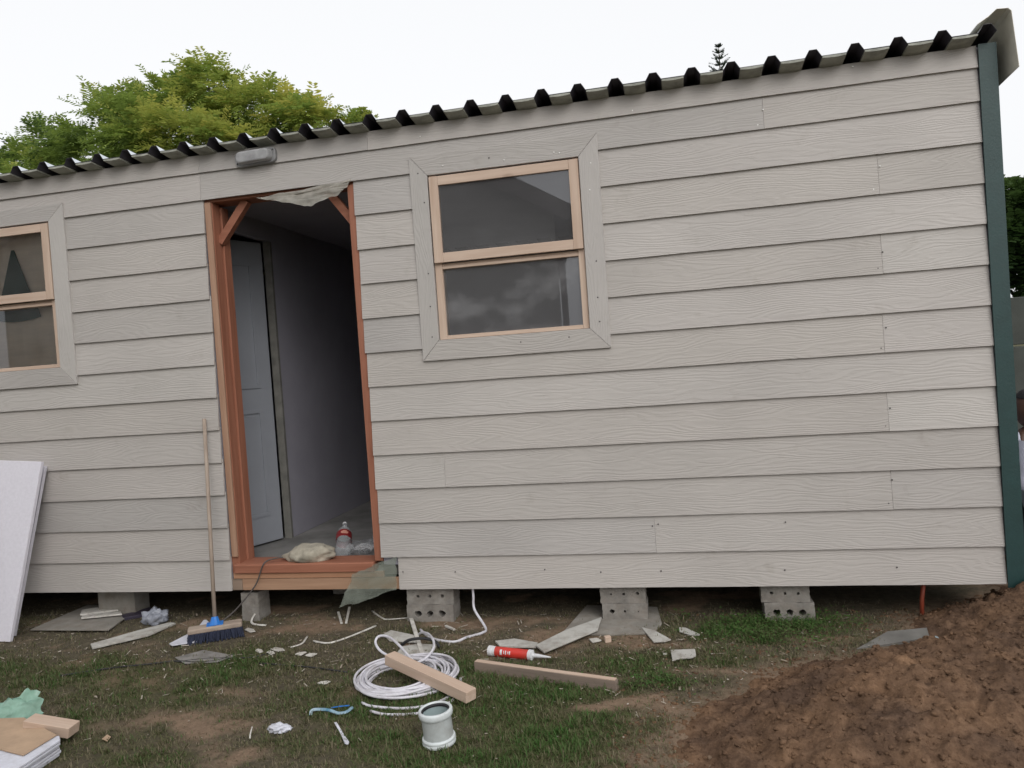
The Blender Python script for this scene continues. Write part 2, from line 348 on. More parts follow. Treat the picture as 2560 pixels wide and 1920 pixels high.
def axis_pts(a, b, st, lo, hi):
    c = list(np.arange(a, b+1e-6, st)); d = st
    up = [c[-1]]
    while up[-1] < hi: d *= 1.35; up.append(up[-1]+d)
    d = st; dn = [c[0]]
    while dn[-1] > lo: d *= 1.35; dn.append(dn[-1]-d)
    return np.array(dn[:0:-1]+c+up[1:])
gx = axis_pts(-6.6, 1.2, .022, -400, 400); gy = axis_pts(-2.0, .6, .022, -400, 600)
X, Y = np.meshgrid(gx, gy); Z = ground_h(X, Y)*np.clip(1-(np.hypot(X, Y)-40)/40, 0, 1)
gm, sm_ = masks(X, Y)
n0, n1 = X.shape; idx = np.arange(n0*n1).reshape(n0, n1)
Q = np.stack([idx[:-1, :-1], idx[:-1, 1:], idx[1:, 1:], idx[1:, :-1]], -1).reshape(-1, 4)
def ground_mat():
    m, t, b = nodes('yard_ground'); v = coords(t, rnd=False)
    g = nn(t, 'ShaderNodeAttribute', attribute_name='grass'); s = nn(t, 'ShaderNodeAttribute', attribute_name='sand')
    n1 = noise(t, v, 22, 8, .75); n2 = noise(t, v, 6, 5); n3 = noise(t, v, 95, 4, .7)
    soil = ramp(t, [(.25, (.052, .046, .033)), (.5, (.100, .085, .060)), (.8, (.17, .142, .102))]); t.links.new(n1, soil.inputs[0])
    sand = ramp(t, [(.25, (.15, .105, .073)), (.75, (.28, .20, .14))]); t.links.new(n1, sand.inputs[0])
    mo = ramp(t, [(.3, (.045, .050, .022)), (.7, (.10, .098, .048))]); t.links.new(n3, mo.inputs[0])
    def addn(a, k, f):
        q = nn(t, 'ShaderNodeMath', operation='MULTIPLY_ADD'); t.links.new(f, q.inputs[0]); q.inputs[1].default_value = k; t.links.new(a, q.inputs[2]); return q.outputs[0]
    fs = ramp(t, [(.50, (0, 0, 0)), (1.0, (1, 1, 1))]); t.links.new(addn(addn(s.outputs['Fac'], .35, n2), .35, n1), fs.inputs[0])
    fg = ramp(t, [(.48, (0, 0, 0)), (.80, (1, 1, 1))]); t.links.new(addn(g.outputs['Fac'], .6, n1), fg.inputs[0])
    a = nn(t, 'ShaderNodeMixRGB'); t.links.new(fs.outputs[0], a.inputs['Fac']); t.links.new(soil.outputs[0], a.inputs['Color1']); t.links.new(sand.outputs[0], a.inputs['Color2'])
    c = nn(t, 'ShaderNodeMixRGB'); t.links.new(fg.outputs[0], c.inputs['Fac']); t.links.new(a.outputs[0], c.inputs['Color1']); t.links.new(mo.outputs[0], c.inputs['Color2'])
    t.links.new(c.outputs[0], b.inputs['Base Color']); b.inputs['Roughness'].default_value = .95; b.inputs['Specular IOR Level'].default_value = .1
    bump(t, b, n1, .7, .02); return m
o = arrmesh('ground', np.stack([X, Y, Z], -1).reshape(-1, 3), Q, ground_mat(), attrs={'grass': gm.ravel(), 'sand': sm_.ravel()}, sm=True); tag(o, 'trampled yard ground of thin grass and bare sand', None, kind='structure')
# soil mound
xs = np.arange(-2.2, 3.0, .014); ys = np.arange(-2.6, 1.4, .014); X, Y = np.meshgrid(xs, ys); Z = soil_h(X, Y)
edge = np.minimum.reduce([X-xs[0], xs[-1]-X, Y-ys[0], ys[-1]-Y]); Z = Z-np.clip(.25-edge, 0, .25)*1.5
under = np.clip((Y-.05)/.35, 0, 1)*np.clip((.0-X)/.3, 0, 1); Z = Z-under*.25
keep = Z > -.05; n0, n1 = X.shape; idx = np.arange(n0*n1).reshape(n0, n1)
Q = np.stack([idx[:-1, :-1], idx[:-1, 1:], idx[1:, 1:], idx[1:, :-1]], -1).reshape(-1, 4); kq = keep.ravel()[Q].all(1); Q = Q[kq]
used = np.unique(Q); rm = -np.ones(n0*n1, int); rm[used] = np.arange(len(used))
def soil_mat():
    m, t, b = nodes('dug_soil'); v = coords(t, rnd=False); n1 = noise(t, v, 26, 8, .75); n2 = noise(t, v, 3.2, 5)
    r = ramp(t, [(.25, (.070, .044, .030)), (.5, (.160, .101, .066)), (.8, (.28, .185, .125))]); t.links.new(n1, r.inputs[0])
    r2 = ramp(t, [(.32, (.62, .62, .66)), (.68, (1.3, 1.22, 1.1))]); t.links.new(n2, r2.inputs[0]); mx = nn(t, 'ShaderNodeMixRGB', blend_type='MULTIPLY'); mx.inputs['Fac'].default_value = 1
    t.links.new(r.outputs[0], mx.inputs['Color1']); t.links.new(r2.outputs[0], mx.inputs['Color2']); t.links.new(mx.outputs[0], b.inputs['Base Color']); b.inputs['Roughness'].default_value = .97; b.inputs['Specular IOR Level'].default_value = .1
    bump(t, b, n1, .8, .02); return m
M_SOIL = soil_mat()
o = arrmesh('soil_mound', np.stack([X, Y, Z], -1).reshape(-1, 3)[used], rm[Q], M_SOIL, sm=True); tag(o, 'heap of freshly dug reddish brown soil at the shed corner', None, kind='structure')
# loose clods on the heap and its edge
cv = []; cf = []; ico = bmesh.new(); bmesh.ops.create_icosphere(ico, subdivisions=1, radius=1); iv = np.array([q.co[:] for q in ico.verts]); itf = np.array([[w.index for w in q.verts] for q in ico.faces]); ico.free()
cnt = 0
for _ in range(26000):
    x = RNG.uniform(-1.9, 1.0); y = RNG.uniform(-2.0, .2); h = float(soil_h(np.array(x), np.array(y)))
    if h < -.022 and RNG.random() > (.35 if h > -.045 else .06): continue
    r = .0014+.012*RNG.random()**5; z = max(h, float(ground_h(np.array(x), np.array(y))))
    A = RNG.uniform(.5, 1.45, (12, 1))*iv*np.array([1, RNG.uniform(.7, 1.2), .7])*r
    cv.append(A+np.array([x, y, z-r*.1])); cf.append(itf+12*cnt); cnt += 1
o = arrmesh('soil_clods', np.concatenate(cv), np.concatenate(cf), M_SOIL); tag(o, 'loose crumbs of soil strewn over the dug heap', 'soil', kind='stuff')
# grass blades
N = 400000
x = RNG.uniform(-6.4, 1.0, N); y = RNG.uniform(-2.05, .35, N); x[:60000] = RNG.uniform(-3.6, -.6, 60000)
nt_ = 150000; tc_ = RNG.integers(0, 9000, nt_); tx_ = RNG.uniform(-6.4, .8, 9000); ty_ = RNG.uniform(-2.05, .2, 9000); rr_ = .004+.014*RNG.random(nt_); ra_ = RNG.uniform(0, 6.283, nt_)
x[-nt_:] = tx_[tc_]+rr_*np.cos(ra_); y[-nt_:] = ty_[tc_]+rr_*np.sin(ra_); tuft = np.ones(N); tuft[-nt_:] = 1.55
g, s = masks(x, y); so_ = soil_h(x, y); gh = ground_h(x, y)
dn = g*(.35+1.3*fbm(x*9, y*9, 3)); keep = (RNG.random(N) < np.clip(dn*1.8, 0, 1)) & (so_ < gh+.006)
x, y, g, tuft = x[keep], y[keep], g[keep], tuft[keep]; n = len(x); z = ground_h(x, y)
L = (.009+.019*RNG.random(n))*(.6+1.1*g)*tuft; a = RNG.uniform(0, 2*np.pi, n); ln = RNG.uniform(.35, 1.55, n); w = .0011+.0012*RNG.random(n)
dx, dy = np.cos(a), np.sin(a); lx = L*np.sin(ln); lz = L*np.cos(ln)*.9
B = np.stack([x, y, z-.002], -1); sd_ = np.stack([-dy*w, dx*w, np.zeros(n)], -1); mid = B+np.stack([dx*lx*.4, dy*lx*.4, lz*.65+.002], -1); tip = B+np.stack([dx*lx, dy*lx, lz+.002], -1)
V = np.stack([B-sd_, B+sd_, mid+sd_*.8, mid-sd_*.8, tip], 1).reshape(-1, 3); i0 = np.arange(n)[:, None]*5
T = np.concatenate([i0+np.array([0, 1, 2]), i0+np.array([0, 2, 3]), i0+np.array([3, 2, 4])], 0)
tint = np.clip(.08+1.0*g+RNG.normal(0, .24, n), 0, 1)
o = arrmesh('grass', V, T, M_GRASS, attrs={'tint': np.repeat(tint, 5)}); tag(o, 'short trampled grass growing in patches on the yard', 'grass', kind='stuff')
# dry flecks, straw and shavings among the grass
n = 1500; x = RNG.uniform(-6.2, -.6, n); y = np.clip(RNG.normal(-.45, .45, n), -1.9, .1); ok = soil_h(x, y) < -.01; x, y = x[ok], y[ok]; n = len(x); z = ground_h(x, y)+.006+.006*RNG.random(n)
a = RNG.uniform(0, 6.283, n); L = .004+.022*RNG.random(n)**3; w = .0012+.003*RNG.random(n)**2
d = np.stack([np.cos(a), np.sin(a), RNG.normal(0, .15, n)], -1)*L[:, None]; q = np.stack([-np.sin(a), np.cos(a), RNG.normal(0, .2, n)], -1)*w[:, None]; c = np.stack([x, y, z], -1)
o = arrmesh('dry_flecks', np.stack([c-d-q, c+d-q, c+d+q, c-d+q], 1).reshape(-1, 3), np.arange(4*n).reshape(-1, 4), plain('dry_straw', (.30, .24, .17), .9, .3, 3, 0, c2=(.5, .46, .4))); tag(o, 'tiny dry flecks and straw scattered in the yard grass', 'litter', kind='stuff')
# leafy weeds by the bricks
cw = []; ct = []; k = 0
for u, v, m_, sp in [(1585,1345,260,.10),(1680,1345,700,.20),(1620,1375,600,.22),(1760,1365,300,.18),(1780,1335,200,.12),(1480,1335,60,.05),(1380,1480,160,.16),(1440,1475,180,.16),(1690,1385,220,.2),(1830,1350,120,.10)]:
    c = PG(u, v)
    for _ in range(m_):
        px_, py_ = c[0]+RNG.normal(0, sp*.6), c[1]+RNG.normal(0, sp*.35); a = RNG.uniform(0, 6.283); h = RNG.uniform(.004, .05); r = RNG.uniform(.006, .014)
        if soil_h(np.array(px_), np.array(py_)) > .012: continue
        zb = gz(px_, py_)+h; d = np.array([math.cos(a), math.sin(a), RNG.uniform(-.3, .6)]); sdv = np.array([-d[1], d[0], RNG.uniform(-.3, .3)])*.5; c0 = np.array([px_, py_, zb])
        cw.append(np.stack([c0, c0+r*(d*.5+sdv), c0+r*d*1.1, c0+r*(d*.5-sdv)])); ct += [RNG.uniform(.7, 1)]*4; k += 1
o = arrmesh('weeds', np.concatenate(cw), np.arange(4*k).reshape(-1, 4), M_GRASS, attrs={'tint': ct}); tag(o, 'low leafy green weeds in front of the shed bricks', 'weeds', kind='stuff')
# ------------------------------------------------------------------ shed
shed = empty('shed', (0, 0, 0), 'long beige shed of lapped plank siding with a ribbed charcoal roof', 'shed')
ZB = [.2]+[.39+.2*k for k in range(12)]+[2.755, 2.864]     # board bottom edges; last = wall top
XL, XR = -8.2, 0.0
DL, DR = -4.279, -3.298                                     # door gap in the siding
WR = dict(x0=-2.948, x1=-1.875, z0=1.517, z1=2.682, ix0=-2.846, ix1=-1.983, iz0=1.630, iz1=2.566)
WL = dict(x0=-6.330, x1=-5.255, z0=1.535, z1=2.682, ix0=-6.232, ix1=-5.368, iz0=1.648, iz1=2.580)
def board(x0, x1, r):
    zb, zt = ZB[r], ZB[r+1]
    e = [random.uniform(-.0012, .0012) for _ in range(4)]
    zt2 = zt+(.02 if r < 13 else 0); q = 1 if r < 12 else .75
    fb, bb, ft, bk = -.0245, -.0125, -.0100, 0.0
    n = max(1, int((x1-x0)/.22)); V = []; Fc = []
    for i in range(n+1):
        x = x0+(x1-x0)*i/n; w = random.uniform(-.0011, .0011); d = random.uniform(-.0009, .0009)
        V += [(x, fb+d, zb+w), (x, ft+d*.3, zt2), (x, bk, zt2), (x, bb, zb+w)]
    for i in range(n):
        for k in range(4): Fc.append((i*4+k, i*4+(k+1) % 4, i*4+4+(k+1) % 4, i*4+4+k))
    Fc += [(0, 1, 2, 3), (4*n+3, 4*n+2, 4*n+1, 4*n)]
    V = [(p[0]-x0, p[1], p[2]-zb) for p in V]
    obj('siding_board', (V, Fc), M_SID, shed, (x0, 0, zb))
G = .0006
def row(x0, x1, r, joints=()):
    c = [x0]+[j for j in sorted(joints) if x0 < j < x1]+[x1]
    for i in range(len(c)-1): board(c[i]+(G if i else 0), c[i+1]-(G if i < len(c)-2 else 0), r)
JR = {2: [-.503], 4: [-.5], 6: [-.499], 8: [-.485], 10: [-.479], 1: [-1.706], 3: [-2.87], 12: [-4.285, -1.013], 13: [-4.284, -3.192], 5: [-6.9], 7: [-7.1]}
for r in range(14):
    j = JR.get(r, [])
    w = lambda: random.uniform(-.006, .004)
    if r >= 12: row(XL, XR, r, j); continue
    right0 = DR-w() if r else -3.195
    left1 = DL+w()
    if 7 <= r <= 11:
        row(XL, WL['x0']+.03, r, j); row(WL['x1']-.03, left1, r, j); row(right0, WR['x0']+.03, r, j); row(WR['x1']-.03, XR, r, j)
    else:
        row(XL, left1, r, j); row(right0, XR, r, j)
# backing panels added behind the planks to make the shed light-tight
def P(name, vf, mat, parent=None, **k): return obj(name, vf, mat, parent or shed, **k)
DO = (-4.285, -3.29)
lin = []
for a, b, z0, z1 in [(XL, WL['ix0'], .2, 2.86), (WL['ix0'], WL['ix1'], .2, WL['iz0']), (WL['ix0'], WL['ix1'], WL['iz1'], 2.86), (WL['ix1'], DO[0], .2, 2.86), (DO[0], DO[1], 2.62, 2.86), (DO[1], WR['ix0'], .34, 2.86), (WR['ix0'], WR['ix1'], .34, WR['iz0']), (WR['ix0'], WR['ix1'], WR['iz1'], 2.86), (WR['ix1'], .06, .34, 2.86)]:
    lin.append(box(a, b, .004, .05, z0, z1))
P('light_tight_backing', merge(*lin), M_DARKIN)
P('rim_joist', box(-3.19, .06, .006, .05, .203, .338), M_RIM)
P('rear_wall', box(XL, .06, 2.95, 3.0, -.03, 2.565), M_DARKIN)  # unseen lower part added to block light under the floor
P('end_wall', box(.012, .060, .051, 2.949, .2, 2.6), M_DARKIN)
P('end_wall', box(XL-.05, XL, .051, 2.949, -.03, 2.6), M_DARKIN)  # also carried down to keep the gap under the floor dark
P('floor', box(XL, .011, .051, 2.949, .27, .325), M_FLOORIN)
for yj in (.4, 1.4, 2.4): P('floor_joist', box(XL, .0, yj, yj+.05, .2, .269), M_RIM)
P('ceiling', box(XL, .011, .051, 2.949, 2.602, 2.614), M_DARKIN)
P('partition', box(-4.372, -4.33, .86, 2.949, .326, 2.601), M_DARKIN)
P('partition_head', box(-4.372, -4.33, .051, .859, 2.47, 2.601), M_DARKIN)
P('partition_lining', box(-4.378, -4.324, .835, .8595, .326, 2.468), plain('lining_timber', (.17, .165, .15), .8, .3, 10, .2))
# interior door ajar in the partition
dr = P('interior_door', box(0, .78, -.018, .018, .012, 2.13), M_DOOR, loc=(-4.385, .80, .326), rot=(0, 0, math.radians(-112.5)), bev=.003)
for xa, xb, za, zb in [(.10, .36, .2, .95), (.42, .68, .2, .95), (.10, .36, 1.1, 1.98), (.42, .68, 1.1, 1.98)]:
    for s_ in (-1, 1):
        y0 = s_*.0185
        fr = merge(*[box(a, b, min(y0, y0+s_*.007), max(y0, y0+s_*.007), c, d) for a, b, c, d in [(xa, xb, za, za+.025), (xa, xb, zb-.025, zb), (xa, xa+.025, za+.026, zb-.026), (xb-.025, xb, za+.026, zb-.026)]])
        obj('door_panel_moulding', fr, M_DOOR, dr)
# door frame
df = bpy.data.objects.new('door_frame', None); link(df, shed)
def D(name, vf, mat, **k): return obj(name, vf, mat, df, **k)
D('jamb_edge_strip', box(-4.274, -4.234, -.010, .004, .405, 2.575), M_PALE, bev=.003)
D('jamb', box(-4.284, -4.230, .0045, .083, .30, 2.575), M_STAINV, bev=.003)
D('jamb_stop', box(-4.284, -4.218, .0835, .155, .36, 2.56), M_STAINV, bev=.003)
D('jamb', box(-3.343, -3.292, -.006, .15, .365, 2.575), M_STAINV, bev=.003)
D('header', box(-4.284, -3.292, .006, .15, 2.5755, 2.635), M_STAIN, bev=.003)
D('sill', box(-4.255, -3.345, -.028, .155, .306, .362), M_STAIN, bev=.006)
D('sill_under_strip', box(-4.27, -3.29, -.014, .0035, .272, .3055), wood('faded_stain', (.33, .16, .09), (.45, .25, .15), knots=False), bev=.002)
D('rim_board', box(-4.215, -3.197, -.010, .005, .200, .2695), M_RIM, bev=.002)
D('rim_block', box(-4.284, -4.217, -.008, .005, .200, .2695), wood('grey_block', (.2, .15, .11), (.3, .22, .17)), bev=.002)
D('corner_brace', bar((-4.232, .075, 2.34), (-4.035, .075, 2.577), .046, .045, up=(0, 1, 0)), M_STAIN)
D('corner_brace', bar((-3.338, .075, 2.36), (-3.50, .075, 2.577), .046, .045, up=(0, 1, 0)), M_STAIN)
# windows
def window(w, g1, g2):
    win = bpy.data.objects.new('window', None); link(win, shed); win.location = (w['x0'], 0, w['z0'])
    ox, oz = w['x0'], w['z0']
    def A(name, vf, mat, **k):
        v, f = vf; return obj(name, ([(p[0]-ox, p[1], p[2]-oz) for p in v], f), mat, win, **k)
    def mit(a, b, c, d, y0, y1):
        v = [(p[0], y0, p[1]) for p in (a, b, c, d)]+[(p[0], y1, p[1]) for p in (a, b, c, d)]
        return v, [(0,1,2,3),(4,5,6,7),(0,1,5,4),(1,2,6,5),(2,3,7,6),(3,0,4,7)]
    x0, x1, z0, z1, a, b, c, d = [w[k] for k in ('x0', 'x1', 'z0', 'z1', 'ix0', 'ix1', 'iz0', 'iz1')]
    e = .0012
    A('trim_board', mit((x0+e, z1), (x1-e, z1), (b-e, d), (a+e, d), -.0285, -.006), M_SID, bev=.0012)
    A('trim_board', mit((x0+e, z0), (x1-e, z0), (b-e, c), (a+e, c), -.0305, -.006), M_SID, bev=.0012)
    A('trim_board', mit((x0, z0+e), (x0, z1-e), (a, d-e), (a, c+e), -.0300, -.006), M_TRIMV, bev=.0012)
    A('trim_board', mit((x1, z0+e), (x1, z1-e), (b, d-e), (b, c+e), -.0300, -.006), M_TRIMV, bev=.0012)
    zs = c+.437                                    # meeting rail
    for q in (box(a+.003, a+.045, -.012, .06, c+.002, d-.002), box(b-.038, b-.003, -.012, .06, c+.002, d-.002)): A('frame_stile', q, M_PINEV, bev=.002)
    for q in (box(a+.0455, b-.0385, -.012, .06, c+.002, c+.024), box(a+.0455, b-.0385, -.0, .06, d-.02, d-.002)): A('frame_rail', q, M_PINE, bev=.002)
    for q in (box(a+.0455, b-.0385, -.010, .06, zs-.035, zs-.019), box(a+.0455, b-.0385, -.002, .06, zs-.0185, zs-.003)): A('transom_strip', q, M_PINE, bev=.002)
    # awning sash standing proud above
    s0, s1, t0, t1 = a+.008, b-.006, zs, d-.012; ws = .052
    for q in (box(s0, s0+ws, -.034, -.0125, t0, t1), box(s1-ws, s1, -.034, -.0125, t0, t1)): A('sash_stile', q, M_PINEV, bev=.002)
    for q in (box(s0+ws+.0005, s1-ws-.0005, -.034, -.0125, t0, t0+.054), box(s0+ws+.0005, s1-ws-.0005, -.034, -.0125, t1-.052, t1)): A('sash_rail', q, M_PINE, bev=.002)
    A('pane', ([(s0+ws-.004, -.02, t0+.05), (s1-ws+.004, -.02, t0+.05), (s1-ws+.004, -.02, t1-.048), (s0+ws-.004, -.02, t1-.048)], [(0, 1, 2, 3)]), g1)
    A('pane', ([(a+.043, .011, c+.022), (b-.036, .011, c+.022), (b-.036, .011, zs-.033), (a+.043, .011, zs-.033)], [(0, 1, 2, 3)]), g2)
    return win
window(WR, M_GLASS, M_GLASSD); window(WL, M_GLASSC, M_GLASSC)
# corner post of folded green sheet
P('corner_post', merge(box(.001, .082, -.034, -.0275, .185, 2.862), box(.0755, .082, -.0273, .30, .185, 2.862), box(-.0, .0755, -.0273, -.0268, .25, 2.5)), M_GREEN)
# roof sheets
PITCH = .197; SL = .10
def roofz(y): return 2.887-SL*(y+.112)
def sheet_prof():
    pts = []
    for k in range(4):
        c = k*PITCH
        pts += [(c-.098 if k == 0 else c-.040, 0), (c-.018, .036), (c+.018, .036), (c+.040, 0)] if k else [(c-.040, 0), (c-.018, .036), (c+.018, .036), (c+.040, 0)]
    pts += [(4*PITCH-.040, 0), (4*PITCH-.022, .030)]
    return pts
def sheet(cut=0):
    pr = sheet_prof(); pr = pr[:len(pr)-cut]; V = []; Fc = []; ys_ = [-.112, .0, 1.0, 2.0, 3.12]; m = len(pr); ny = len(ys_)
    for dz in (.0008, -.0008):
        for y in ys_: V += [(p[0], y, roofz(y)-2.887+p[1]+dz) for p in pr]
    o2 = m*ny
    for i in range(ny-1):
        for k in range(m-1):
            q = (i*m+k, i*m+k+1, (i+1)*m+k+1, (i+1)*m+k); Fc.append(q); Fc.append(tuple(o2+j for j in q[::-1]))
    for k in range(m-1): Fc.append((k, o2+k, o2+k+1, k+1)); e = (ny-1)*m+k; Fc.append((e, e+1, o2+e+1, o2+e))
    return V, Fc
sv = sheet(); first = None
def zinc(o_):
    o_.data.materials.append(M_ZINC)
    for pg in o_.data.polygons:
        if pg.normal.z > .2: pg.material_index = 1
zinc(P('roof_sheet', sheet(2), M_ROOF, loc=(.017-3*PITCH, 0, 2.8888)))
x = .017-7*PITCH; i = 0
while x > -8.6:
    if first is None: 
        first = P('roof_sheet', sv, M_ROOF, loc=(x, 0, 2.887)); q = first; zinc(first)
    else:
        q = first.copy(); q.location = (x, 0, 2.887+(.0018 if i % 2 else 0)); link(q, shed)
    x -= 4*PITCH; i += 1
# sagging grey pads added under every pan, paler than the rib hollows
k = 0; x = .017
while x > -6.5:
    xa, xb = x-PITCH+.043, x-.043; V = []; Fc = []; n = 6; sag = random.uniform(.003, .010)
    for j in range(n+1):
        f_ = j/n; xx = xa+(xb-xa)*f_; bow = math.sin(math.pi*f_)
        for yy, th in ((-.1125, .008+bow*.004), (.003, .012+bow*sag*.4)):
            zt = roofz(yy)-.0022; V += [(xx, yy, zt), (xx, yy, zt-th)]
    for j in range(n):
        b0 = j*4; Fc += [(b0, b0+4, b0+6, b0+2), (b0+1, b0+3, b0+7, b0+5), (b0, b0+1, b0+5, b0+4), (b0+2, b0+6, b0+7, b0+3)]
    Fc += [(0, 2, 3, 1), (4*n, 4*n+1, 4*n+3, 4*n+2)]
    P('eave_pad', (V, Fc), M_PAD); x -= PITCH
# folded barge flashing along the right end
pr = [(-.03, 2.925), (.02, 2.955), (.055, 2.984), (.105, 2.980), (.118, 2.965), (.138, 2.70)]
V = []; Fc = []
for y in (-.125, 3.15):
    V += [(p[0], y, p[1]-SL*.55*(y+.11)) for p in pr]
for k in range(5): Fc.append((k, k+1, k+7, k+6))
P('barge_flashing', (V, Fc), M_FLASH, solid=.002)
# screws and nails on the planks
dm = None
def nail(u, v, mat, r=.0042):
    global dm
    p = PY(u, v, -.019)
    o_ = obj('nail_head', (lambda vf: ([(a, c-.005, b) for a, b, c in vf[0]], vf[1]))(lathe([(r, 0), (r*.8, -.0025), (0.0005, -.003)], 8)), mat, shed, (p[0], -.0155, p[2]))
T3 = lambda x, y: ((1600+x/2.304)/S, (y/2.304)/S); T5 = lambda x, y: ((1600+x/2.304)/S, (720+y/2.304)/S); T2 = lambda x, y: ((800+x/2.304)/S, (y/2.304)/S); T8 = lambda x, y: ((1400+x/1.907)/S, (1300+y/1.907)/S)
for a, b in [(708, 632), (678, 720), (1382, 957), (1344, 1091), (1225, 384)]: nail(*T3(a, b), M_NAILW)
for a, b in [(1800, 637), (577, 787)]: nail(*T2(a, b), M_NAILW)
for a, b in [(1397, 1452), (1370, 1545)]: nail(*T3(a, b), M_NAILD)
for a, b in [(1417, 228), (1388, 347), (1440, 692), (1414, 795), (1452, 1105), (1432, 1240), (105, 1360), (72, 1371), (122, 1630), (834, 1624), (1480, 1608), (838, 1348)]: nail(*T5(a, b), M_NAILD)
for a, b in [(195, 248), (482, 242), (1072, 238), (1606, 225)]: nail(*T8(a, b), M_NAILD)
T7 = lambda x, y: ((700+x/2.665)/S, (1300+y/2.665)/S)
for a, b in [(820, 345), (1168, 345), (1764, 330)]: nail(*T7(a, b), M_NAILD)
TW = lambda x, y: ((1000+x/2.764)/S, (320+y/2.764)/S)
def trimnail(a, b, mat):
    p = PY(*TW(a, b), -.03); vf = lathe([(.0042, 0), (.003, -.0025), (.0005, -.003)], 8)
    obj('nail_head', ([(q[0], q[2], q[1]) for q in vf[0]], vf[1]), mat, shed, (p[0], -.0298, p[2]))
for a, b in [(295, 262), (718, 221), (1063, 168), (1100, 172), (1317, 242), (1311, 427)]: trimnail(a, b, M_NAILW)
for a, b in [(123, 314), (168, 515), (196, 1006), (210, 1233), (222, 1444), (614, 206), (1356, 919), (1366, 1170), (1380, 1337), (1168, 1444), (835, 1478)]: trimnail(a, b, M_NAILD)
# ------------------------------------------------------------------ things on and under the shed
def roundbox(w, h, d, r=.02, n=4):
    pts = []
    for cx, cy, a0 in ((w/2-r, h/2-r, 0), (-w/2+r, h/2-r, 90), (-w/2+r, -h/2+r, 180), (w/2-r, -h/2+r, 270)):
        for k in range(n+1):
            a = math.radians(a0+90*k/n); pts.append((cx+r*math.cos(a), cy+r*math.sin(a)))
    return pts
lamp = empty('wall_lamp', (-3.892, -.023, 2.797), 'small cloudy grey bulkhead lamp fixed under the eave above the doorway', 'lamp'); lamp.rotation_euler = (0, math.radians(-1.5), 0)
def plate(pts, y0, y1, s=1.0):
    n = len(pts); v = [(p[0], y0, p[1]) for p in pts]+[(p[0]*s, y1, p[1]*s) for p in pts]
    return v, [tuple(range(n)), tuple(range(2*n-1, n-1, -1))]+[(i, (i+1) % n, n+(i+1) % n, n+i) for i in range(n)]
obj('base', plate(roundbox(.262, .092, 0, .03), .008, -.022), M_LAMP, lamp, bev=.004)
obj('diffuser', plate(roundbox(.235, .074, 0, .028), -.022, -.062, .88), film('cloudy_diffuser', (.42, .42, .43), .75, .3), lamp, bev=.008)
obj('screw', merge(box(-.122, -.114, -.026, -.02, -.03, -.022), box(.114, .122, -.026, -.02, .022, .03)), M_NAILD, lamp)
# curtain and dark green triangular panel behind the left window
V = []; Fc = []; n = 40
for i in range(n+1):
    xx = -6.30+1.0*i/n; yy = .082+.006*math.sin(i*1.3)+.003*math.sin(i*2.9)
    for zz in (1.45, 1.95, 2.30, 2.70): V.append((xx+.3*0, yy, zz))
for i in range(n):
    for k in range(3): Fc.append((i*4+k, i*4+4+k, i*4+5+k, i*4+1+k))
tag(obj('curtain', (V, Fc), M_CURT, sm=True), 'pale beige curtain drawn behind the window left of the doorway', 'curtain')
ax_, bx_ = PY(27, 541, .066), PY(88, 684, .066); cz = bx_[2]; hw = bx_[0]-ax_[0]
pl = [(ax_[0]-.01, ax_[2]), (ax_[0]+.01, ax_[2]), (ax_[0]+hw*.55, cz+(ax_[2]-cz)*.45), (bx_[0]-.012, cz+.045), (bx_[0], cz)]+[(ax_[0]+hw*t, cz-.02*(1-t*t)) for t in (.6, .2, -.2, -.6)]+[(ax_[0]-hw, cz), (ax_[0]-hw+.012, cz+.045), (ax_[0]-hw*.55, cz+(ax_[2]-cz)*.45)]
nq = len(pl); V = [(p[0], .064+.002*math.sin(i*2.1), p[1]) for i, p in enumerate(pl)]+[(p[0], .068+.002*math.sin(i*2.1), p[1]) for i, p in enumerate(pl)]
tag(obj('green_triangle', (V, [tuple(range(nq)), tuple(range(2*nq-1, nq-1, -1))]+[(i, (i+1) % nq, nq+(i+1) % nq, nq+i) for i in range(nq)]), M_DGREEN), 'dark green triangular panel set against the beige curtain', 'cloth')
# concrete bricks
def brick(x0, x1, y0, y1, z0, z1, holes, mat, label, rz=0.0):
    w, h, d = x1-x0, z1-z0, y1-y0; bm = bmesh.new(); es = []
    def loop(pts):
        vs = [bm.verts.new((p[0], 0, p[1])) for p in pts]
        for i in range(len(vs)): es.append(bm.edges.new((vs[i], vs[(i+1) % len(vs)])))
        return vs
    out = []
    m = 10
    for (ax, az), (bx, bz) in [((-w/2, 0), (w/2, 0)), ((w/2, 0), (w/2, h)), ((w/2, h), (-w/2, h)), ((-w/2, h), (-w/2, 0))]:
        for k in range(m):
            t = k/m; out.append((ax+(bx-ax)*t+random.uniform(-.0018, .0018), az+(bz-az)*t+random.uniform(-.0014, .0014)*(1 if 0 < k else 0)))
    loop(out); hl = []
    for cx, cz_, r in holes:
        pts = [(cx*w+r*(1+random.uniform(-.24, .24))*math.cos(a), cz_*h+r*(1+random.uniform(-.24, .24))*math.sin(a)) for a in [2*math.pi*k/12 for k in range(12)]]
        loop(pts)
    bmesh.ops.triangle_fill(bm, edges=es, use_beauty=True)
    r = bmesh.ops.extrude_face_region(bm, geom=list(bm.faces)); nv = [q for q in r['geom'] if isinstance(q, bmesh.types.BMVert)]
    for q in nv: q.co.y += d
    bmesh.ops.recalc_face_normals(bm, faces=bm.faces)
    me = bpy.data.meshes.new('concrete_brick'); bm.to_mesh(me); bm.free(); me.materials.append(mat)
    o_ = bpy.data.objects.new('concrete_brick', me); o_.location = ((x0+x1)/2, y0, z0); o_.rotation_euler = (0, 0, rz); COL.objects.link(o_)
    tag(o_, label, 'brick', 'concrete bricks propping up the shed')
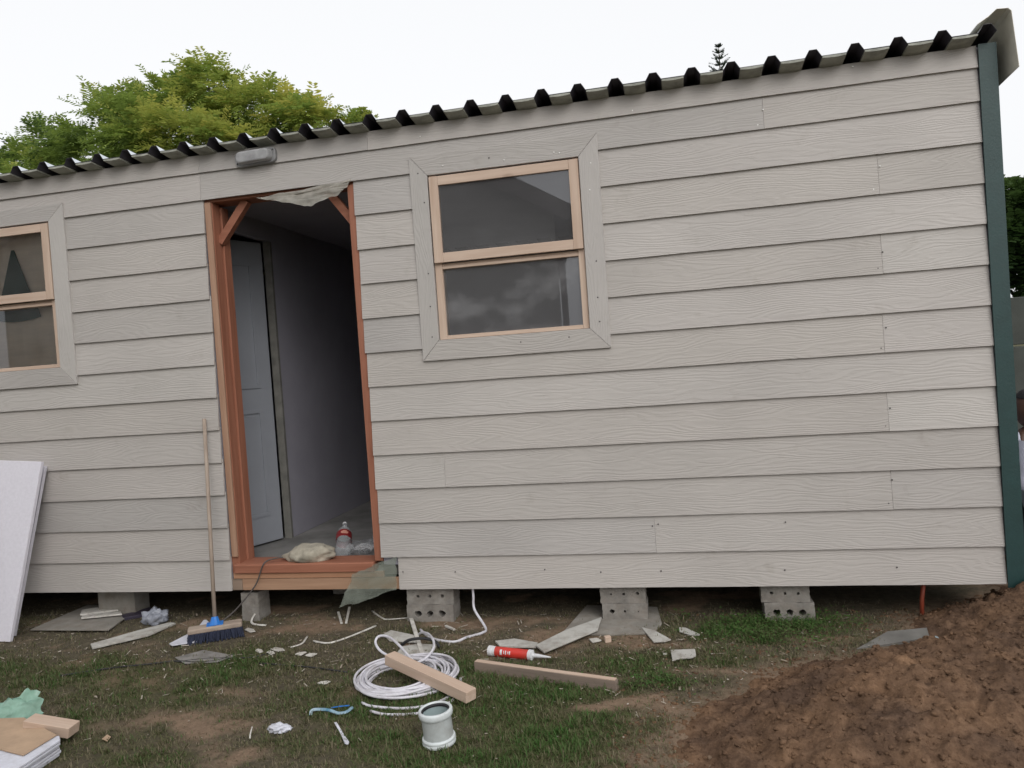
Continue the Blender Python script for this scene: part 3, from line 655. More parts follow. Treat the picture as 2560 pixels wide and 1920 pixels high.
b3 = lambda r, z=.5: [(-.26, z, r), (0, z, r*.95), (.26, z, r*1.05)]
brick(-3.166, -2.884, .012, .152, .0995, .196, b3(.0105), M_CONC, 'upper three-hole concrete brick of the pair beside the door step', .02)
brick(-3.170, -2.886, .000, .140, -.005, .099, b3(.020, .52), M_CONC, 'lower three-hole concrete brick beside the door step, with wide holes', -.015)
brick(-2.032, -1.782, .020, .160, .0985, .197, [(-.26, .52, .006), (.02, .52, .008), (.33, .54, .009)], M_CONC, 'upper concrete brick of the pair standing on the concrete slab', 0)
brick(-2.024, -1.776, .010, .150, .012, .098, [(-.28, .52, .013), (0, .52, .007), (.30, .5, .004)], M_CONC, 'lower concrete brick standing directly on the concrete slab', .01)
brick(-1.172, -.925, .025, .165, .0985, .197, [(-.28, .50, .010), (.0, .48, .008), (.27, .48, .008)], M_CONC, 'upper concrete brick of the pair standing among the green weeds', -.02)
brick(-1.158, -.905, .015, .155, -.005, .098, b3(.018, .5), M_CONC, 'lower concrete brick among the green weeds, with wide holes', .02)
a = PY(212, 1290, .12); b_ = PY(290, 1290, .12)
brick(a[0], b_[0], .12, .26, -.01, .198, [], M_SLAB, 'plain pale concrete block under the shed behind the flat board offcut', 0)
brick(-4.250, -4.138, .02, .16, -.005, .175, [], M_CONC, 'small upright grey concrete block under the door step corner', .03)
a = PY(720, 1290, .55); b_ = PY(800, 1290, .55)
brick(a[0], b_[0], .55, .69, -.01, .199, b3(.011), M_CONC, 'shaded concrete block under the floor behind the door step', 0)
def rest(pts, add=.003): return max(gz(p[0], p[1]) for p in pts)+add
def flat(name, px_, t, mat, label, cat, add=.002, group=None, tilt=0, zref=0.0):
    """a flat piece lying on the ground, outline given in pixels"""
    pts = [PG(u, v, zref) for u, v in px_]; c = np.mean(pts, 0); z = np.median([gz(p[0], p[1]) for p in pts])+add
    loc = [(p[0]-c[0], p[1]-c[1]) for p in pts]; v, f = prism(loc, t); v = [(q[0], q[1], q[2]+tilt*q[0]) for q in v]
    return tag(obj(name, (v, f), mat, None, (c[0], c[1], z), bev=min(.0015, t*.25)), label, cat, group)
flat('concrete_slab', [(1215, 1372), (1268, 1312), (1420, 1316), (1430, 1352), (1412, 1372), (1310, 1376)], .010, M_SLAB, 'flat concrete slab in the sand under the middle pair of bricks', 'slab', add=0)
# leaning polystyrene sheets
foam = []
def lean(name, u0, u1, top_v, bot, t, mat, label, back, cat):
    tl = PY(u0, top_v, -.028-back); tr = PY(u1, top_v+3, -.028-back); bl = PG(*bot[0]); br = PG(*bot[1])
    for q in (bl, br): q[1] += .0
    bl[2] = gz(bl[0], bl[1]); br[2] = gz(br[0], br[1])
    nrm = np.cross(br-bl, tl-bl); nrm /= np.linalg.norm(nrm)
    if nrm[1] > 0: nrm = -nrm
    c = (bl+br)/2; ring = [bl, br, tr, tl]; v = [p-c for p in ring]+[p-c+nrm*t for p in ring]
    return tag(obj(name, (v, [(0,1,2,3),(7,6,5,4),(0,4,5,1),(1,5,6,2),(2,6,7,3),(3,7,4,0)]), mat, None, c, bev=.003), label, cat, 'foam sheets leaning on the shed')
lean('foam_sheet', 12, 103, 1004, [(-52, 1373), (36, 1374)], .022, M_FOAM, 'rear white foam sheet of the two leaning against the planks', .002, 'foam sheet')
lean('foam_sheet', 4, 96, 995, [(-66, 1384), (28, 1386)], .024, M_FOAM, 'front white foam sheet of the two leaning against the planks', .052, 'foam sheet')
# left-hand scraps under the wall
flat('board_offcut', [(66, 1366), (235, 1367), (302, 1318), (190, 1312)], .008, M_SLAB, 'large dusty grey board offcut lying flat under the left wall', 'board offcut', add=.012)
flat('plastic_strip', [(174, 1340), (178, 1330), (236, 1320), (300, 1316), (304, 1324), (240, 1332)], .012, M_TRUNK, 'bright white strip lying on the flat grey board offcut', 'plastic strip', add=.030)
flat('plastic_strip', [(176, 1347), (178, 1342), (262, 1333), (264, 1338)], .010, M_TRUNK, 'thin lower white strip lying on the flat grey board offcut', 'plastic strip', add=.028)
flat('board_strip', [(196, 1398), (200, 1406), (320, 1378), (380, 1352), (366, 1351), (300, 1368)], .012, M_OFFCUT, 'pale narrow board strip with a pointed end on the grass', 'board strip', add=.006)
flat('metal_strip', [(262, 1336), (268, 1342), (330, 1330), (326, 1318)], .02, plain('dark_violet_scrap', (.035, .028, .05), .5, .3), 'dark violet scrap strip beside the crumpled clear bag', 'scrap')
flat('board_shard', [(366, 1396), (372, 1400), (425, 1392), (432, 1372), (412, 1372)], .006, M_PAPER, 'white four-cornered shard lying behind the broom head', 'shard', add=.012)
flat('board_shard', [(426, 1364), (434, 1366), (452, 1350), (446, 1345), (440, 1346)], .006, M_PAPER, 'slim white pointed shard standing off behind the broom handle', 'shard', add=.012)
flat('plastic_sheet_scrap', [(378, 1424), (400, 1438), (470, 1434), (510, 1420), (440, 1408)], .003, plain('grey_scrap', (.2, .19, .18), .6, .35, 14), 'dull grey plastic scrap lying in front of the broom bristles', 'scrap', add=.006)
def blob(name, c, r, mat, label, cat, amp=.35, fr=6, seed=0, sub=4, flatb=True, parent=None):
    bm = bmesh.new(); bmesh.ops.create_icosphere(bm, subdivisions=sub, radius=1)
    for v in bm.verts:
        p = v.co.copy(); k = 1+amp*(mnoise.ridged_multi_fractal(p*fr*.35+Vector((seed, 0, 0)), 1, 2, 3, 1, 2)-.9)*.6+amp*.5*mnoise.noise(p*fr*.5+Vector((0, seed, 0)))
        v.co = Vector((p.x*r[0]*k, p.y*r[1]*k, p.z*r[2]*k))
        if flatb: v.co.z = max(v.co.z, -r[2]*.55)
    me = bpy.data.meshes.new(name); bm.to_mesh(me); bm.free(); me.materials.append(mat); smooth(me)
    o_ = bpy.data.objects.new(name, me); o_.location = (c[0], c[1], c[2]+r[2]*.55); link(o_, parent)
    return tag(o_, label, cat) if label else o_
c = PG(336, 1345); c[2] = gz(c[0], c[1]); blob('plastic_bag', c, (.075, .06, .055), film('bluish_bag_film', (.38, .40, .46), .6), 'small crumpled clear bag lying under the left wall', 'plastic bag', .6, 4.5, 3)
# broom
hb = PG(469, 1376); hb[2] = gz(hb[0], hb[1])
top = PY(441, 905, -.045); head_c = np.array([hb[0], hb[1]-.01, hb[2]])
br_ = empty('broom', head_c, 'wooden broom with a blue socket leaning on the planks beside the doorway', 'broom')
hd = np.array(top)-head_c
e1, e2 = PG(405, 1395, .08), PG(531, 1374, .08); ang = math.atan2(e2[1]-e1[1], e2[0]-e1[0]); blen = float(np.hypot(*(e2-e1)[:2]))
ca, sa = math.cos(ang), math.sin(ang)
def R2(v): return [(p[0]*ca-p[1]*sa, p[0]*sa+p[1]*ca, p[2]) for p in v]
hv, hf = box(-blen/2, blen/2, -.040, .040, .052, .082); obj('head', (R2(hv), hf), M_BROOMH, br_, bev=.008)
bv = []; bf = []
for i in range(34):
    for j in range(7):
        x0 = -blen/2+.01+(blen-.02)*i/33+random.uniform(-.003, .003); y0 = -.032+.064*j/6; x1 = x0*1.06+random.uniform(-.008, .008); y1 = y0*1.5+random.uniform(-.008, .008)-.006
        v_, f_ = tube([(x0, y0, .055), (x1*1.02, y1*1.25-.010, .004+random.random()*.006)], [.0055, .004], 4); bf += [tuple(q+len(bv) for q in f__) for f__ in f_]; bv += [tuple(p) for p in v_]
obj('bristles', (R2(bv), bf), M_NAVY, br_)
dirn = Vector(hd-np.array([0, 0, .082])).normalized(); s0 = Vector((0, 0, .080))
obj('socket', merge(tube([s0, s0+dirn*.02, s0+dirn*.045], [.036, .026, .018], 12), tuple([R2(box(-.045, .045, -.03, .03, .0825, .090)[0]), box(0,1,0,1,0,1)[1]])), M_BLUE, br_, sm=False)
obj('handle', tube([s0+dirn*.02, s0+dirn*.5, Vector(hd)], .0115, 12), M_BROOMW, br_, sm=True)
# small white and brown scraps on the ground
def strip(p0, p1, w, t, mat, name, label, cat, add=.004, lift=0.0, group=None):
    a = PG(*p0); b = PG(*p1); c = (a+b)/2; za, zb = gz(a[0], a[1])+add+t/2, gz(b[0], b[1])+add+t/2+lift
    base = min(za, zb)-t/2
    v, f = bar((a[0]-c[0], a[1]-c[1], za-base), (b[0]-c[0], b[1]-c[1], zb-base), w, t)
    return tag(obj(name, (v, f), mat, None, (c[0], c[1], base), bev=min(.001, t*.2)), label, cat, group)
def curl(px_, r, mat, name, label, cat, zs=None, flat_=.6, group=None, n=6, z0=.0):
    pts = [PG(u, v) for u, v in px_]
    if zs:
        pts = [PG(q[0], q[1], z) if z > 0 else p for q, p, z in zip(px_, pts, zs)]
    pts = [np.array([p[0], p[1], max(p[2], 0)*1.0+gz(p[0], p[1])+r*flat_+.002+z0]) for p in pts]
    c = pts[0]*0+np.mean(pts, 0); c[2] = min(p[2] for p in pts)-r
    return tag(obj(name, tube(spline([p-c for p in pts], n), r, 8, flat_), mat, None, c, sm=True), label, cat, group)
g_ = 'white strip scraps on the ground'
strip((738, 1349), (731, 1326), .014, .008, M_TRUNK, 'plastic_strip', 'short white strip standing beside its twin below the door step', 'plastic strip', group=g_)
strip((748, 1349), (756, 1325), .014, .008, M_TRUNK, 'plastic_strip', 'short white strip leaning away from its twin below the door step', 'plastic strip', lift=.03, group=g_)
curl([(804, 1322), (826, 1338), (840, 1341), (880, 1337)], .006, M_TRUNK, 'plastic_strip', 'thin bent white strip running to the lower holed brick', 'plastic strip', group=g_)
strip((884, 1328), (914, 1424), .022, .010, M_TRUNK, 'plastic_strip', 'long straight white strip standing between the cable loops', 'plastic strip', add=.012, group=g_)
strip((963, 1356), (982, 1364), .014, .010, M_TRUNK, 'plastic_strip', 'stubby white strip on the bare sand below the brick pair', 'plastic strip', group=g_)
curl([(678, 1387), (690, 1391), (715, 1392), (760, 1376), (812, 1355)], .0075, M_TRUNK, 'plastic_strip', 'long curved white strip curling toward the door step', 'plastic strip', group=g_)
curl([(664, 1376), (652, 1392), (628, 1400)], .006, M_TRUNK, 'plastic_strip', 'thin bent pale strip right of the broom head', 'plastic strip', group=g_)
curl([(553, 1324), (544, 1340), (546, 1350), (560, 1352), (575, 1352)], .007, M_TRUNK, 'plastic_strip', 'white angled strip hooked upright below the door frame', 'plastic strip', zs=[.045, .015, 0, 0, 0], group=g_)
flat('board_shard', [(828, 1376), (845, 1367), (905, 1380), (900, 1394), (842, 1390)], .007, M_OFFCUT, 'pale board shard under the big left cable loop', 'shard', add=.008)
flat('board_shard', [(855, 1420), (868, 1402), (905, 1396), (945, 1398), (935, 1416), (900, 1424)], .007, M_OFFCUT, 'pale broken board shard under the right cable loop', 'shard', add=.008)
for i, (u, v, l) in enumerate([(560, 1408, 'flat white crumb next to the broom bristles'), (585, 1412, 'torn white crumb in the scatter of scraps before the door step'), (600, 1405, 'white curl of shaving in the scatter before the door step'), (650, 1417, 'thin white sliver at the end of the scrap scatter'), (672, 1419, 'small pale sliver nearest the coil in the scrap scatter'), (700, 1480, 'thin white shaving on the grass left of the cable coil'), (420, 1370, 'tiny white crumb behind the broom'), (540, 1362, 'tiny pale crumb below the hooked strip')]):
    du = random.uniform(14, 30); dv = random.uniform(-5, 8); flat('scrap', [(u-du*.6, v), (u-du*.2, v-4), (u+du*.4, v-3+dv*.5), (u+du*.6, v+dv), (u, v+4+dv*.4)], .005, M_TRUNK, l, 'scrap', add=.005, group='small scraps in front of the doorway')
# white cable: hanging from the shed, then the coil
wp = [(-2.765, .015, .215), (-2.762, .010, .15), (-2.752, -.02, .08)]
a = [PG(u, v) for u, v in [(1049, 1358), (1042, 1368), (1010, 1380), (985, 1388), (960, 1388), (930, 1380), (908, 1362)]]
pts = [np.array(q) for q in wp]+[np.array([q[0], q[1], gz(q[0], q[1])+.006]) for q in a]
c = np.array([pts[4][0], pts[4][1], 0]); tag(obj('hanging_cable', tube(spline([p-c for p in pts], 8), .0074, 8), M_PVCW, None, c, sm=True), 'white cable hanging from under the planks and trailing over the sand', 'cable')
C0 = np.array([-2.888, -.825, 0.0]); C0[2] = gz(C0[0], C0[1])
pts = []; turns = 17
rr = random.Random(5); off = [(rr.uniform(-.026, .026), rr.uniform(-.022, .022), rr.uniform(0, 1)) for _ in range(turns+2)]
per = 44
def lerp(a, b, t): return a+(b-a)*t
for i in range(turns*per+1):
    t = i/per; k = int(t); f_ = t-k; f_ = f_*f_*(3-2*f_); o0, o1 = off[k], off[k+1]
    rad = lerp(.240-.088*((k*7) % turns)/turns, .240-.088*(((k+1)*7) % turns)/turns, f_)+.008*math.sin(t*3.1)
    ang_ = 2*math.pi*t+1.0; ox = lerp(o0[0], o1[0], f_); oy = lerp(o0[1], o1[1], f_)
    zz = .006+.0046*lerp((k*5) % 11, ((k+1)*5) % 11, f_)+.004*math.sin(ang_*2+k)
    pts.append((ox+rad*math.cos(ang_)*1.02, oy+rad*math.sin(ang_), max(.006, zz)))
coil = tag(obj('cable_coil', tube(pts, .0062, 7), M_PVCW, None, C0, sm=True), 'big coil of white cable lying on the grass under a timber offcut', 'cable coil')
def onpx(q): p = PG(q[0], q[1], q[2]); return p-C0
obj('cable_loop', tube(spline([onpx(q) for q in [(905, 1440, .07), (885, 1420, .08), (866, 1398, .10), (842, 1377, .12), (820, 1374, .12), (811, 1386, .10), (818, 1402, .08), (834, 1414, .06), (860, 1425, .05)]], 8), .0066, 8), M_PVCW, coil, sm=True)
obj('cable_loop', tube(spline([onpx(q) for q in [(905, 1370, .02), (912, 1366, .05), (926, 1370, .08), (936, 1383, .09), (937, 1398, .08), (929, 1412, .06), (916, 1424, .05), (900, 1432, .05)]], 8), .0066, 8), M_PVCW, coil, sm=True)
obj('cable_loop', tube(spline([onpx((u, v, .010)) for u, v in [(782, 1518), (800, 1525), (850, 1530), (900, 1528), (950, 1515), (990, 1490), (995, 1465)]], 8), .0062, 8), M_PVCW, coil, sm=True)
obj('cable_loop', tube(spline([onpx((u, v, .008)) for u, v in [(800, 1536), (830, 1543), (880, 1543), (930, 1536), (975, 1515), (1002, 1482)]], 8), .0062, 8), M_PVCW, coil, sm=True)
curl([(868, 1398), (885, 1387), (915, 1384), (940, 1390), (950, 1402)], .008, M_BLACK, 'black_cable', 'short arched black cable behind the white coil', 'cable', zs=[0, .03, .035, .02, 0], flat_=1)
# timber on the coil
a = PG(842, 1421, .095); b = PG(1018, 1503, .042)
tag(beam('timber_offcut', a, b, .062, .050, M_PINE), 'short square timber offcut lying across the white cable coil', 'timber')
# weathered plank lying on edge
a = PG(1026, 1452); b = PG(1334, 1496); c = (a+b)/2; c[2] = min(gz(a[0], a[1]), gz(b[0], b[1]))-.018
pk = beam('plank', (a[0], a[1]+.02, c[2]+.034), (b[0], b[1]+.02, c[2]+.034), .030, .072, M_OLDWOOD); tag(pk, 'weathered grey plank with a pale sawn edge half sunk in the ground', 'plank')
Lp = float(np.hypot(b[0]-a[0], b[1]-a[1])); obj('sawn_edge', box(-Lp/2+.004, Lp/2-.006, -.0143, .0143, .0362, .0390), M_PINE, pk)
# sealant cartridge
a = PG(1058, 1404, .028); b = PG(1150, 1414, .028); ax3 = (b-a)/np.linalg.norm(b-a); L_ = float(np.linalg.norm(b-a)); ang = math.atan2(ax3[1], ax3[0])
zc = max(gz(a[0], a[1]), gz(b[0], b[1]))
sc_ = empty('sealant_tube', (a[0], a[1], zc), 'red and white sealant cartridge with a tapered nozzle lying on the grass', 'sealant tube', rz=ang)
def lx(prof, n=24): v, f = lathe(prof, n, True, True); return [(p[2], p[0], p[1]+.025) for p in v], f
obj('barrel', lx([(.0245, .004), (.0245, L_-.012)]), M_WHITEP, sc_, sm=False)
obj('base_rim', lx([(.0262, -.004), (.0262, .020)]), M_WHITEP, sc_, bev=.002)
obj('label_sleeve', lx([(.0251, .036), (.0251, L_-.020)]), M_RED, sc_)
obj('front_cap', lx([(.0264, L_-.018), (.0264, L_), (.012, L_+.006), (.010, L_+.012)]), M_WHITEP, sc_)
obj('nozzle', lx([(.0105, L_+.010), (.010, L_+.03), (.0032, L_+.098)], 14), M_WHITEP, sc_)
# printed marks on the sleeve: pale block letters too small to read
for i, (s_, w_, hh, aa) in enumerate([(.074, .012, .016, 0), (.090, .004, .010, 0), (.100, .006, .012, 0), (.112, .004, .008, 0), (.122, .008, .010, 0)]):
    V = []
    for k in range(5):
        th = -math.pi/2+.35+(k/4-.5)*hh/.0253*1.6
        for xx in (s_-w_/2, s_+w_/2): V.append((xx, .0254*math.sin(th), .025+.0254*math.cos(th)))
    obj('printed_mark', (V, [(2*k, 2*k+1, 2*k+3, 2*k+2) for k in range(4)]), M_WHITEP, sc_)
# siding offcuts around the middle bricks
flat('board_offcut', [(1176, 1421), (1158, 1406), (1225, 1372), (1300, 1345), (1292, 1372), (1268, 1382)], .010, M_OFFCUT, 'long pale board offcut with a slanted end by the middle bricks', 'board offcut', add=.020)
flat('board_offcut', [(1070, 1393), (1112, 1388), (1162, 1397), (1158, 1406), (1080, 1404)], .010, M_OFFCUT, 'pale board offcut lying behind the sealant cartridge', 'board offcut', add=.012)
flat('board_shard', [(1386, 1362), (1414, 1369), (1450, 1389), (1436, 1393), (1412, 1394)], .007, M_OFFCUT, 'white triangular shard in front of the concrete slab', 'shard', add=.010)
flat('board_shard', [(1467, 1360), (1482, 1361), (1516, 1377), (1494, 1377), (1468, 1369)], .006, M_OFFCUT, 'small dusty pointed shard near the green weeds', 'shard', add=.006)
flat('board_shard', [(1449, 1412), (1502, 1410), (1504, 1424), (1494, 1428), (1470, 1430), (1453, 1434)], .008, M_OFFCUT, 'white square-ended shard with a chipped edge on the grass', 'shard', add=.012)
flat('scrap', [(1272, 1384), (1290, 1382), (1300, 1387), (1280, 1392)], .006, M_TRUNK, 'tiny white crumb below the long slanted offcut', 'scrap', add=.004)
a = PG(1313, 1388); tag(obj('timber_chip', box(-.016, .016, -.014, .014, 0, .030), M_PINE, None, (a[0], a[1], gz(a[0], a[1])), bev=.002, rot=(0, 0, .4)), 'small square wood chip in the sand before the slab', 'wood chip')
a = PG(945, 1420); tag(obj('timber_chip', box(-.015, .015, -.012, .012, 0, .028), M_OLDWOOD, None, (a[0]+.03, a[1]-.07, gz(a[0], a[1])), bev=.002, rot=(0, 0, .9)), 'small brown wood chip beside the coil', 'wood chip')
flat('scrap', [(1432, 1417), (1440, 1415), (1442, 1419), (1434, 1420)], .004, M_TRUNK, 'tiny white flake beside the square-ended shard', 'scrap', add=.004)
# pvc coupling
pc = PG(950, 1606); pc[2] = gz(pc[0], pc[1])
cp = empty('pipe_coupling', pc, 'grey plastic pipe coupling with a black rubber seal standing upright', 'pipe coupling')
cp.rotation_euler = (math.radians(2), math.radians(-3), 0)
obj('body', lathe([(.0595, .012), (.0585, .03), (.0585, .10), (.0595, .112)], 40), M_PVC, cp, sm=True)
obj('rim', lathe([(.060, .108), (.0655, .112), (.0675, .120), (.0675, .132), (.0645, .138), (.0575, .138), (.0555, .134), (.0555, .112)], 40), M_PVCRIM, cp, sm=True)
obj('rim', lathe([(.0545, .001), (.064, .001), (.0665, .006), (.0665, .013), (.0640, .0165), (.0640, .0185), (.0660, .021), (.0655, .027), (.0605, .031), (.0575, .031)], 40), M_PVCRIM, cp, sm=True)
obj('seal', lathe([(.0556, .133), (.0515, .131), (.0500, .126), (.0515, .121), (.0556, .119)], 40), M_RUBBER, cp, sm=True)
obj('socket', lathe([(.0556, .120), (.0545, .10), (.0545, .062), (.049, .060), (.0485, .052), (.0545, .050), (.0545, .002)], 40), M_PVCIN, cp, sm=True)
# blue strap, white sliver and rag
curl([(671, 1548), (674, 1538), (690, 1534), (712, 1535), (730, 1541), (748, 1539), (762, 1528)], .007, M_LBLUE, 'plastic_strap', 'light blue plastic strap curling over the grass near the coil', 'strap', zs=[0, .012, .018, .016, .008, .012, .015], flat_=.35)
curl([(714, 1530), (735, 1525), (755, 1524)], .006, M_BLUE, 'plastic_strap', 'short dark blue strap piece behind the light blue strap', 'strap', zs=[0, .01, .01], flat_=.35)
flat('plastic_sliver', [(722, 1566), (728, 1566), (742, 1590), (755, 1609), (752, 1614), (745, 1612), (736, 1590)], .005, M_PAPER, 'pale bluish pointed sliver lying left of the pipe coupling', 'sliver', add=.012)
c = PG(604, 1580); c[2] = gz(c[0], c[1]); blob('paper_rag', c, (.045, .026, .018), M_PAPER, 'crumpled whitish rag on the grass left of the strap', 'rag', .7, 4.5, 9)
curl([(545, 1572), (541, 1588), (540, 1600)], .003, M_TRUNK, 'plant_stalk', 'thin dry stalk standing in the bare sand', 'stalk', zs=[.03, .015, 0], flat_=1)
flat('dry_leaf', [(220, 1600), (232, 1590), (240, 1595), (232, 1605)], .002, M_CARD, 'small tan dry leaf on the grass near the cardboard', 'leaf', add=.008)
# black cables in the grass
curl([(505, 1416), (470, 1430), (420, 1434), (380, 1432), (320, 1440), (240, 1448), (130, 1463)], .0045, M_BLACK, 'black_cable', 'long black cable lying in the grass left of the broom', 'cable', flat_=1)
curl([(560, 1436), (630, 1442), (690, 1447), (750, 1455)], .004, M_BLACK, 'black_cable', 'thin dark cable lying in the grass left of the coil', 'cable', flat_=1)
curl([(380, 1434), (450, 1426), (540, 1424), (590, 1410)], .004, M_BLACK, 'black_cable', 'black cable crossing in front of the broom bristles', 'cable', flat_=1)
# stack bottom-left: polystyrene/packing sheets, cardboard, timber, green bag
for i in range(6):
    z = .004+i*.0115; dx_ = random.uniform(-.008, .008)
    poly = [PG(u, v) for u, v in [(-160, 1700), (20, 1712), (132, 1634), (128, 1626), (-20, 1640)]]
    c = np.mean(poly, 0); zz = gz(-3.95, -1.6)+z
    tag(obj('packing_sheet', prism([(p[0]-c[0]+dx_, p[1]-c[1]+random.uniform(-.005, .005)) for p in poly], .0095), M_PAPER, None, (c[0], c[1], zz), bev=.002), ['bottom sheet of the bluish white packing pile, lying on the grass', 'second sheet from the bottom of the white packing pile', 'third sheet from the bottom of the white packing pile', 'third sheet from the top of the white packing pile', 'sheet just below the top one of the white packing pile', 'topmost white packing sheet of the pile, right under the cardboard'][i], 'packing sheet', 'stacked packing sheets')
zt = gz(-3.95, -1.6)+.004+6*.0115
cd = [PG(u, v, zt) for u, v in [(-90, 1600), (-30, 1556), (52, 1553), (122, 1590), (50, 1634), (-20, 1616)]]; c = np.mean(cd, 0)
tag(obj('cardboard_sheet', prism([(p[0]-c[0], p[1]-c[1]) for p in cd], .006), M_CARD, None, (c[0], c[1], zt+.001), bev=.001), 'brown cardboard sheet lying on the pile of white packing sheets', 'cardboard')
a = PG(62, 1560, .088); b = PG(160, 1576, .050)
tag(beam('timber_offcut', a, b, .075, .045, M_PINE), 'sawn pine block leaning beside the brown cardboard', 'timber')
def crumple(name, outline, mat, label, cat, z, amp=.03, seed=0, nn_=16, lift=None, lie=True):
    """crumpled film patch between four corner points"""
    A, B, Cc, Dd = [np.array(p) for p in outline]; V = []; Fc = []
    for i in range(nn_+1):
        for j in range(nn_+1):
            s_, t_ = i/nn_, j/nn_; p = (A*(1-s_)+B*s_)*(1-t_)+(Dd*(1-s_)+Cc*s_)*t_
            q = Vector((s_*3+seed, t_*3, seed*.7)); d = mnoise.noise(q*1.3)*amp+abs(mnoise.noise(q*3.1))*amp*.7
            V.append((p[0]+mnoise.noise(q*2.1+Vector((9, 0, 0)))*amp*.8, p[1]+mnoise.noise(q*2.1+Vector((0, 9, 0)))*amp*.5, p[2]+d))
    for i in range(nn_):
        for j in range(nn_): b0 = i*(nn_+1)+j; Fc.append((b0, b0+1, b0+nn_+2, b0+nn_+1))
    c = np.mean(V, 0); c[2] = min(p[2] for p in V)
    return tag(obj(name, ([(p[0]-c[0], p[1]-c[1], p[2]-c[2]) for p in V], Fc), mat, None, c, sm=True), label, cat)
crumple('plastic_bag', [PG(-70, 1568, .02), PG(94, 1560, .02), PG(84, 1490, .10), PG(-50, 1530, .06)], M_FILMB, 'mint green plastic bag puffed up behind the cardboard', 'plastic bag', 0, .035, 4)
# door step: bag, bottle, films, cable
SZ = .363
c = np.array([-4.0+.17, .04, SZ]); c = PG(662, 1212, SZ); c[1] = max(c[1], .03); 
blob('cloth_sack', (c[0], .06, SZ-.002), (.15, .08, .062), M_CLOTH, 'dirty beige cloth sack slumped on the door sill', 'sack', .5, 2.6, 2)
bt = PG(743, 1207, .327); bt_o = empty('bottle', (bt[0], max(bt[1], .20), .326), 'empty clear plastic bottle with a red label inside the doorway', 'bottle')
bt_o.location.z = .358; bt_o.location.y = .20; bt_o.rotation_euler = (math.radians(-66), 0, math.radians(20))
obj('body', lathe([(.030, .0), (.046, .006), (.050, .03), (.050, .10), (.046, .12), (.050, .135), (.050, .20), (.044, .235), (.022, .285), (.0135, .300), (.0135, .315)], 24, True), M_PET, bt_o, sm=True)
obj('label', lathe([(.0508, .13), (.0508, .20)], 24), plain('dark_red_label', (.22, .018, .02), .4, .15), bt_o)
V = []
for k in range(7):
    th = -math.pi/2-.3+k*.16; hh = .018*math.sqrt(max(.05, 1-((k-3)/3.2)**2))
    V += [(.0514*math.cos(th), .0514*math.sin(th), .168-hh), (.0514*math.cos(th), .0514*math.sin(th), .168+hh)]
obj('label_emblem', (V, [(2*k, 2*k+2, 2*k+3, 2*k+1) for k in range(6)]), plain('pale_orange_print', (.55, .26, .2), .5, .3, 30), bt_o)
obj('cap', lathe([(.0152, .312), (.0152, .330), (.012, .333), (.0005, .333)], 16), M_WHITEP, bt_o)
crumple('plastic_film', [(-3.72, .22, .335), (-3.36, .20, .335), (-3.37, .62, .34), (-3.66, .66, .34)], M_FILMC, 'crumpled clear film lying on the floor beside the bottle', 'plastic film', 0, .10, 8)
tag(obj('floor_scrap', prism([(-.07, -.02), (.07, -.03), (.08, .02), (-.06, .03)], .02), M_RED, None, (-3.60, .78, .326), bev=.004), 'small red scrap on the floor behind the bottle', 'scrap')
crumple('plastic_film', [(-3.92, -.020, 2.560), (-3.30, -.030, 2.595), (-3.35, -.034, 2.535), (-3.56, -.045, 2.47)], M_FILMT, 'torn grey plastic film hanging from the door head', 'plastic film', 0, .014, 12)
crumple('plastic_film', [(-3.47, -.034, .30), (-3.20, -.030, .392), (-3.205, -.045, .205), (-3.56, -.075, .10)], M_FILMG, 'greenish plastic film hanging off the end of the door sill', 'plastic film', 0, .016, 21)
a = PG(612, 1212, SZ); pts = [(a[0]+.02, .05, SZ+.02), (a[0]-.04, .02, SZ+.022), (a[0]-.09, -.032, SZ+.004), (a[0]-.15, -.045, .24), (a[0]-.26, -.09, .11), (a[0]-.34, -.16, .03)]
a2 = PG(525, 1350); pts.append((a2[0], a2[1], gz(a2[0], a2[1])+.006)); c = np.array([pts[-1][0], pts[-1][1], 0])
tag(obj('black_cable', tube(spline([np.array(p)-c for p in pts], 8), .0045, 7), plain('dusty_dark_cable', (.08, .07, .065), .6, .2), None, c, sm=True), 'dusty dark cable running from the sack over the door sill', 'cable')
# sheet offcut and pipe in the soil
pts = [PG(u, v, .04) for u, v in [(1849, 1387), (2008, 1371), (2002, 1355), (1917, 1359)]]
c = np.mean(pts, 0); zz = float(np.mean([gz(p[0], p[1]) for p in pts]))
tag(obj('board_offcut', prism([(p[0]-c[0], p[1]-c[1]) for p in pts], .016), M_TIN, None, (c[0], c[1], zz+.004), bev=.002, rot=(math.radians(5), math.radians(-2), 0)), 'weathered grey board offcut half buried in the dug soil', 'board offcut')
pts = [PG(u, v, .05) for u, v in [(2004, 1360), (2020, 1358), (2042, 1364), (2030, 1374), (2012, 1372)]]; c = np.mean(pts, 0)
tag(obj('plastic_scrap', prism([(p[0]-c[0], p[1]-c[1]) for p in pts], .004), plain('pale_blue_grey_plastic', (.28, .34, .36), .5, .2), None, (c[0], c[1], gz(c[0], c[1])+.006), rot=(math.radians(8), math.radians(6), 0)), 'pale bluish plastic scrap at the end of the half buried board', 'scrap')
a = PY(2006, 1268, .10); tag(obj('drain_pipe', tube([(0, 0, .0), (.004, .0, .10), (.022, 0, .22)], .011, 10), M_ORANGEP, None, (a[0]-.04, .10, gz(a[0], .10)-.03), sm=True), 'thin reddish pipe rising under the shed near the soil heap', 'pipe')
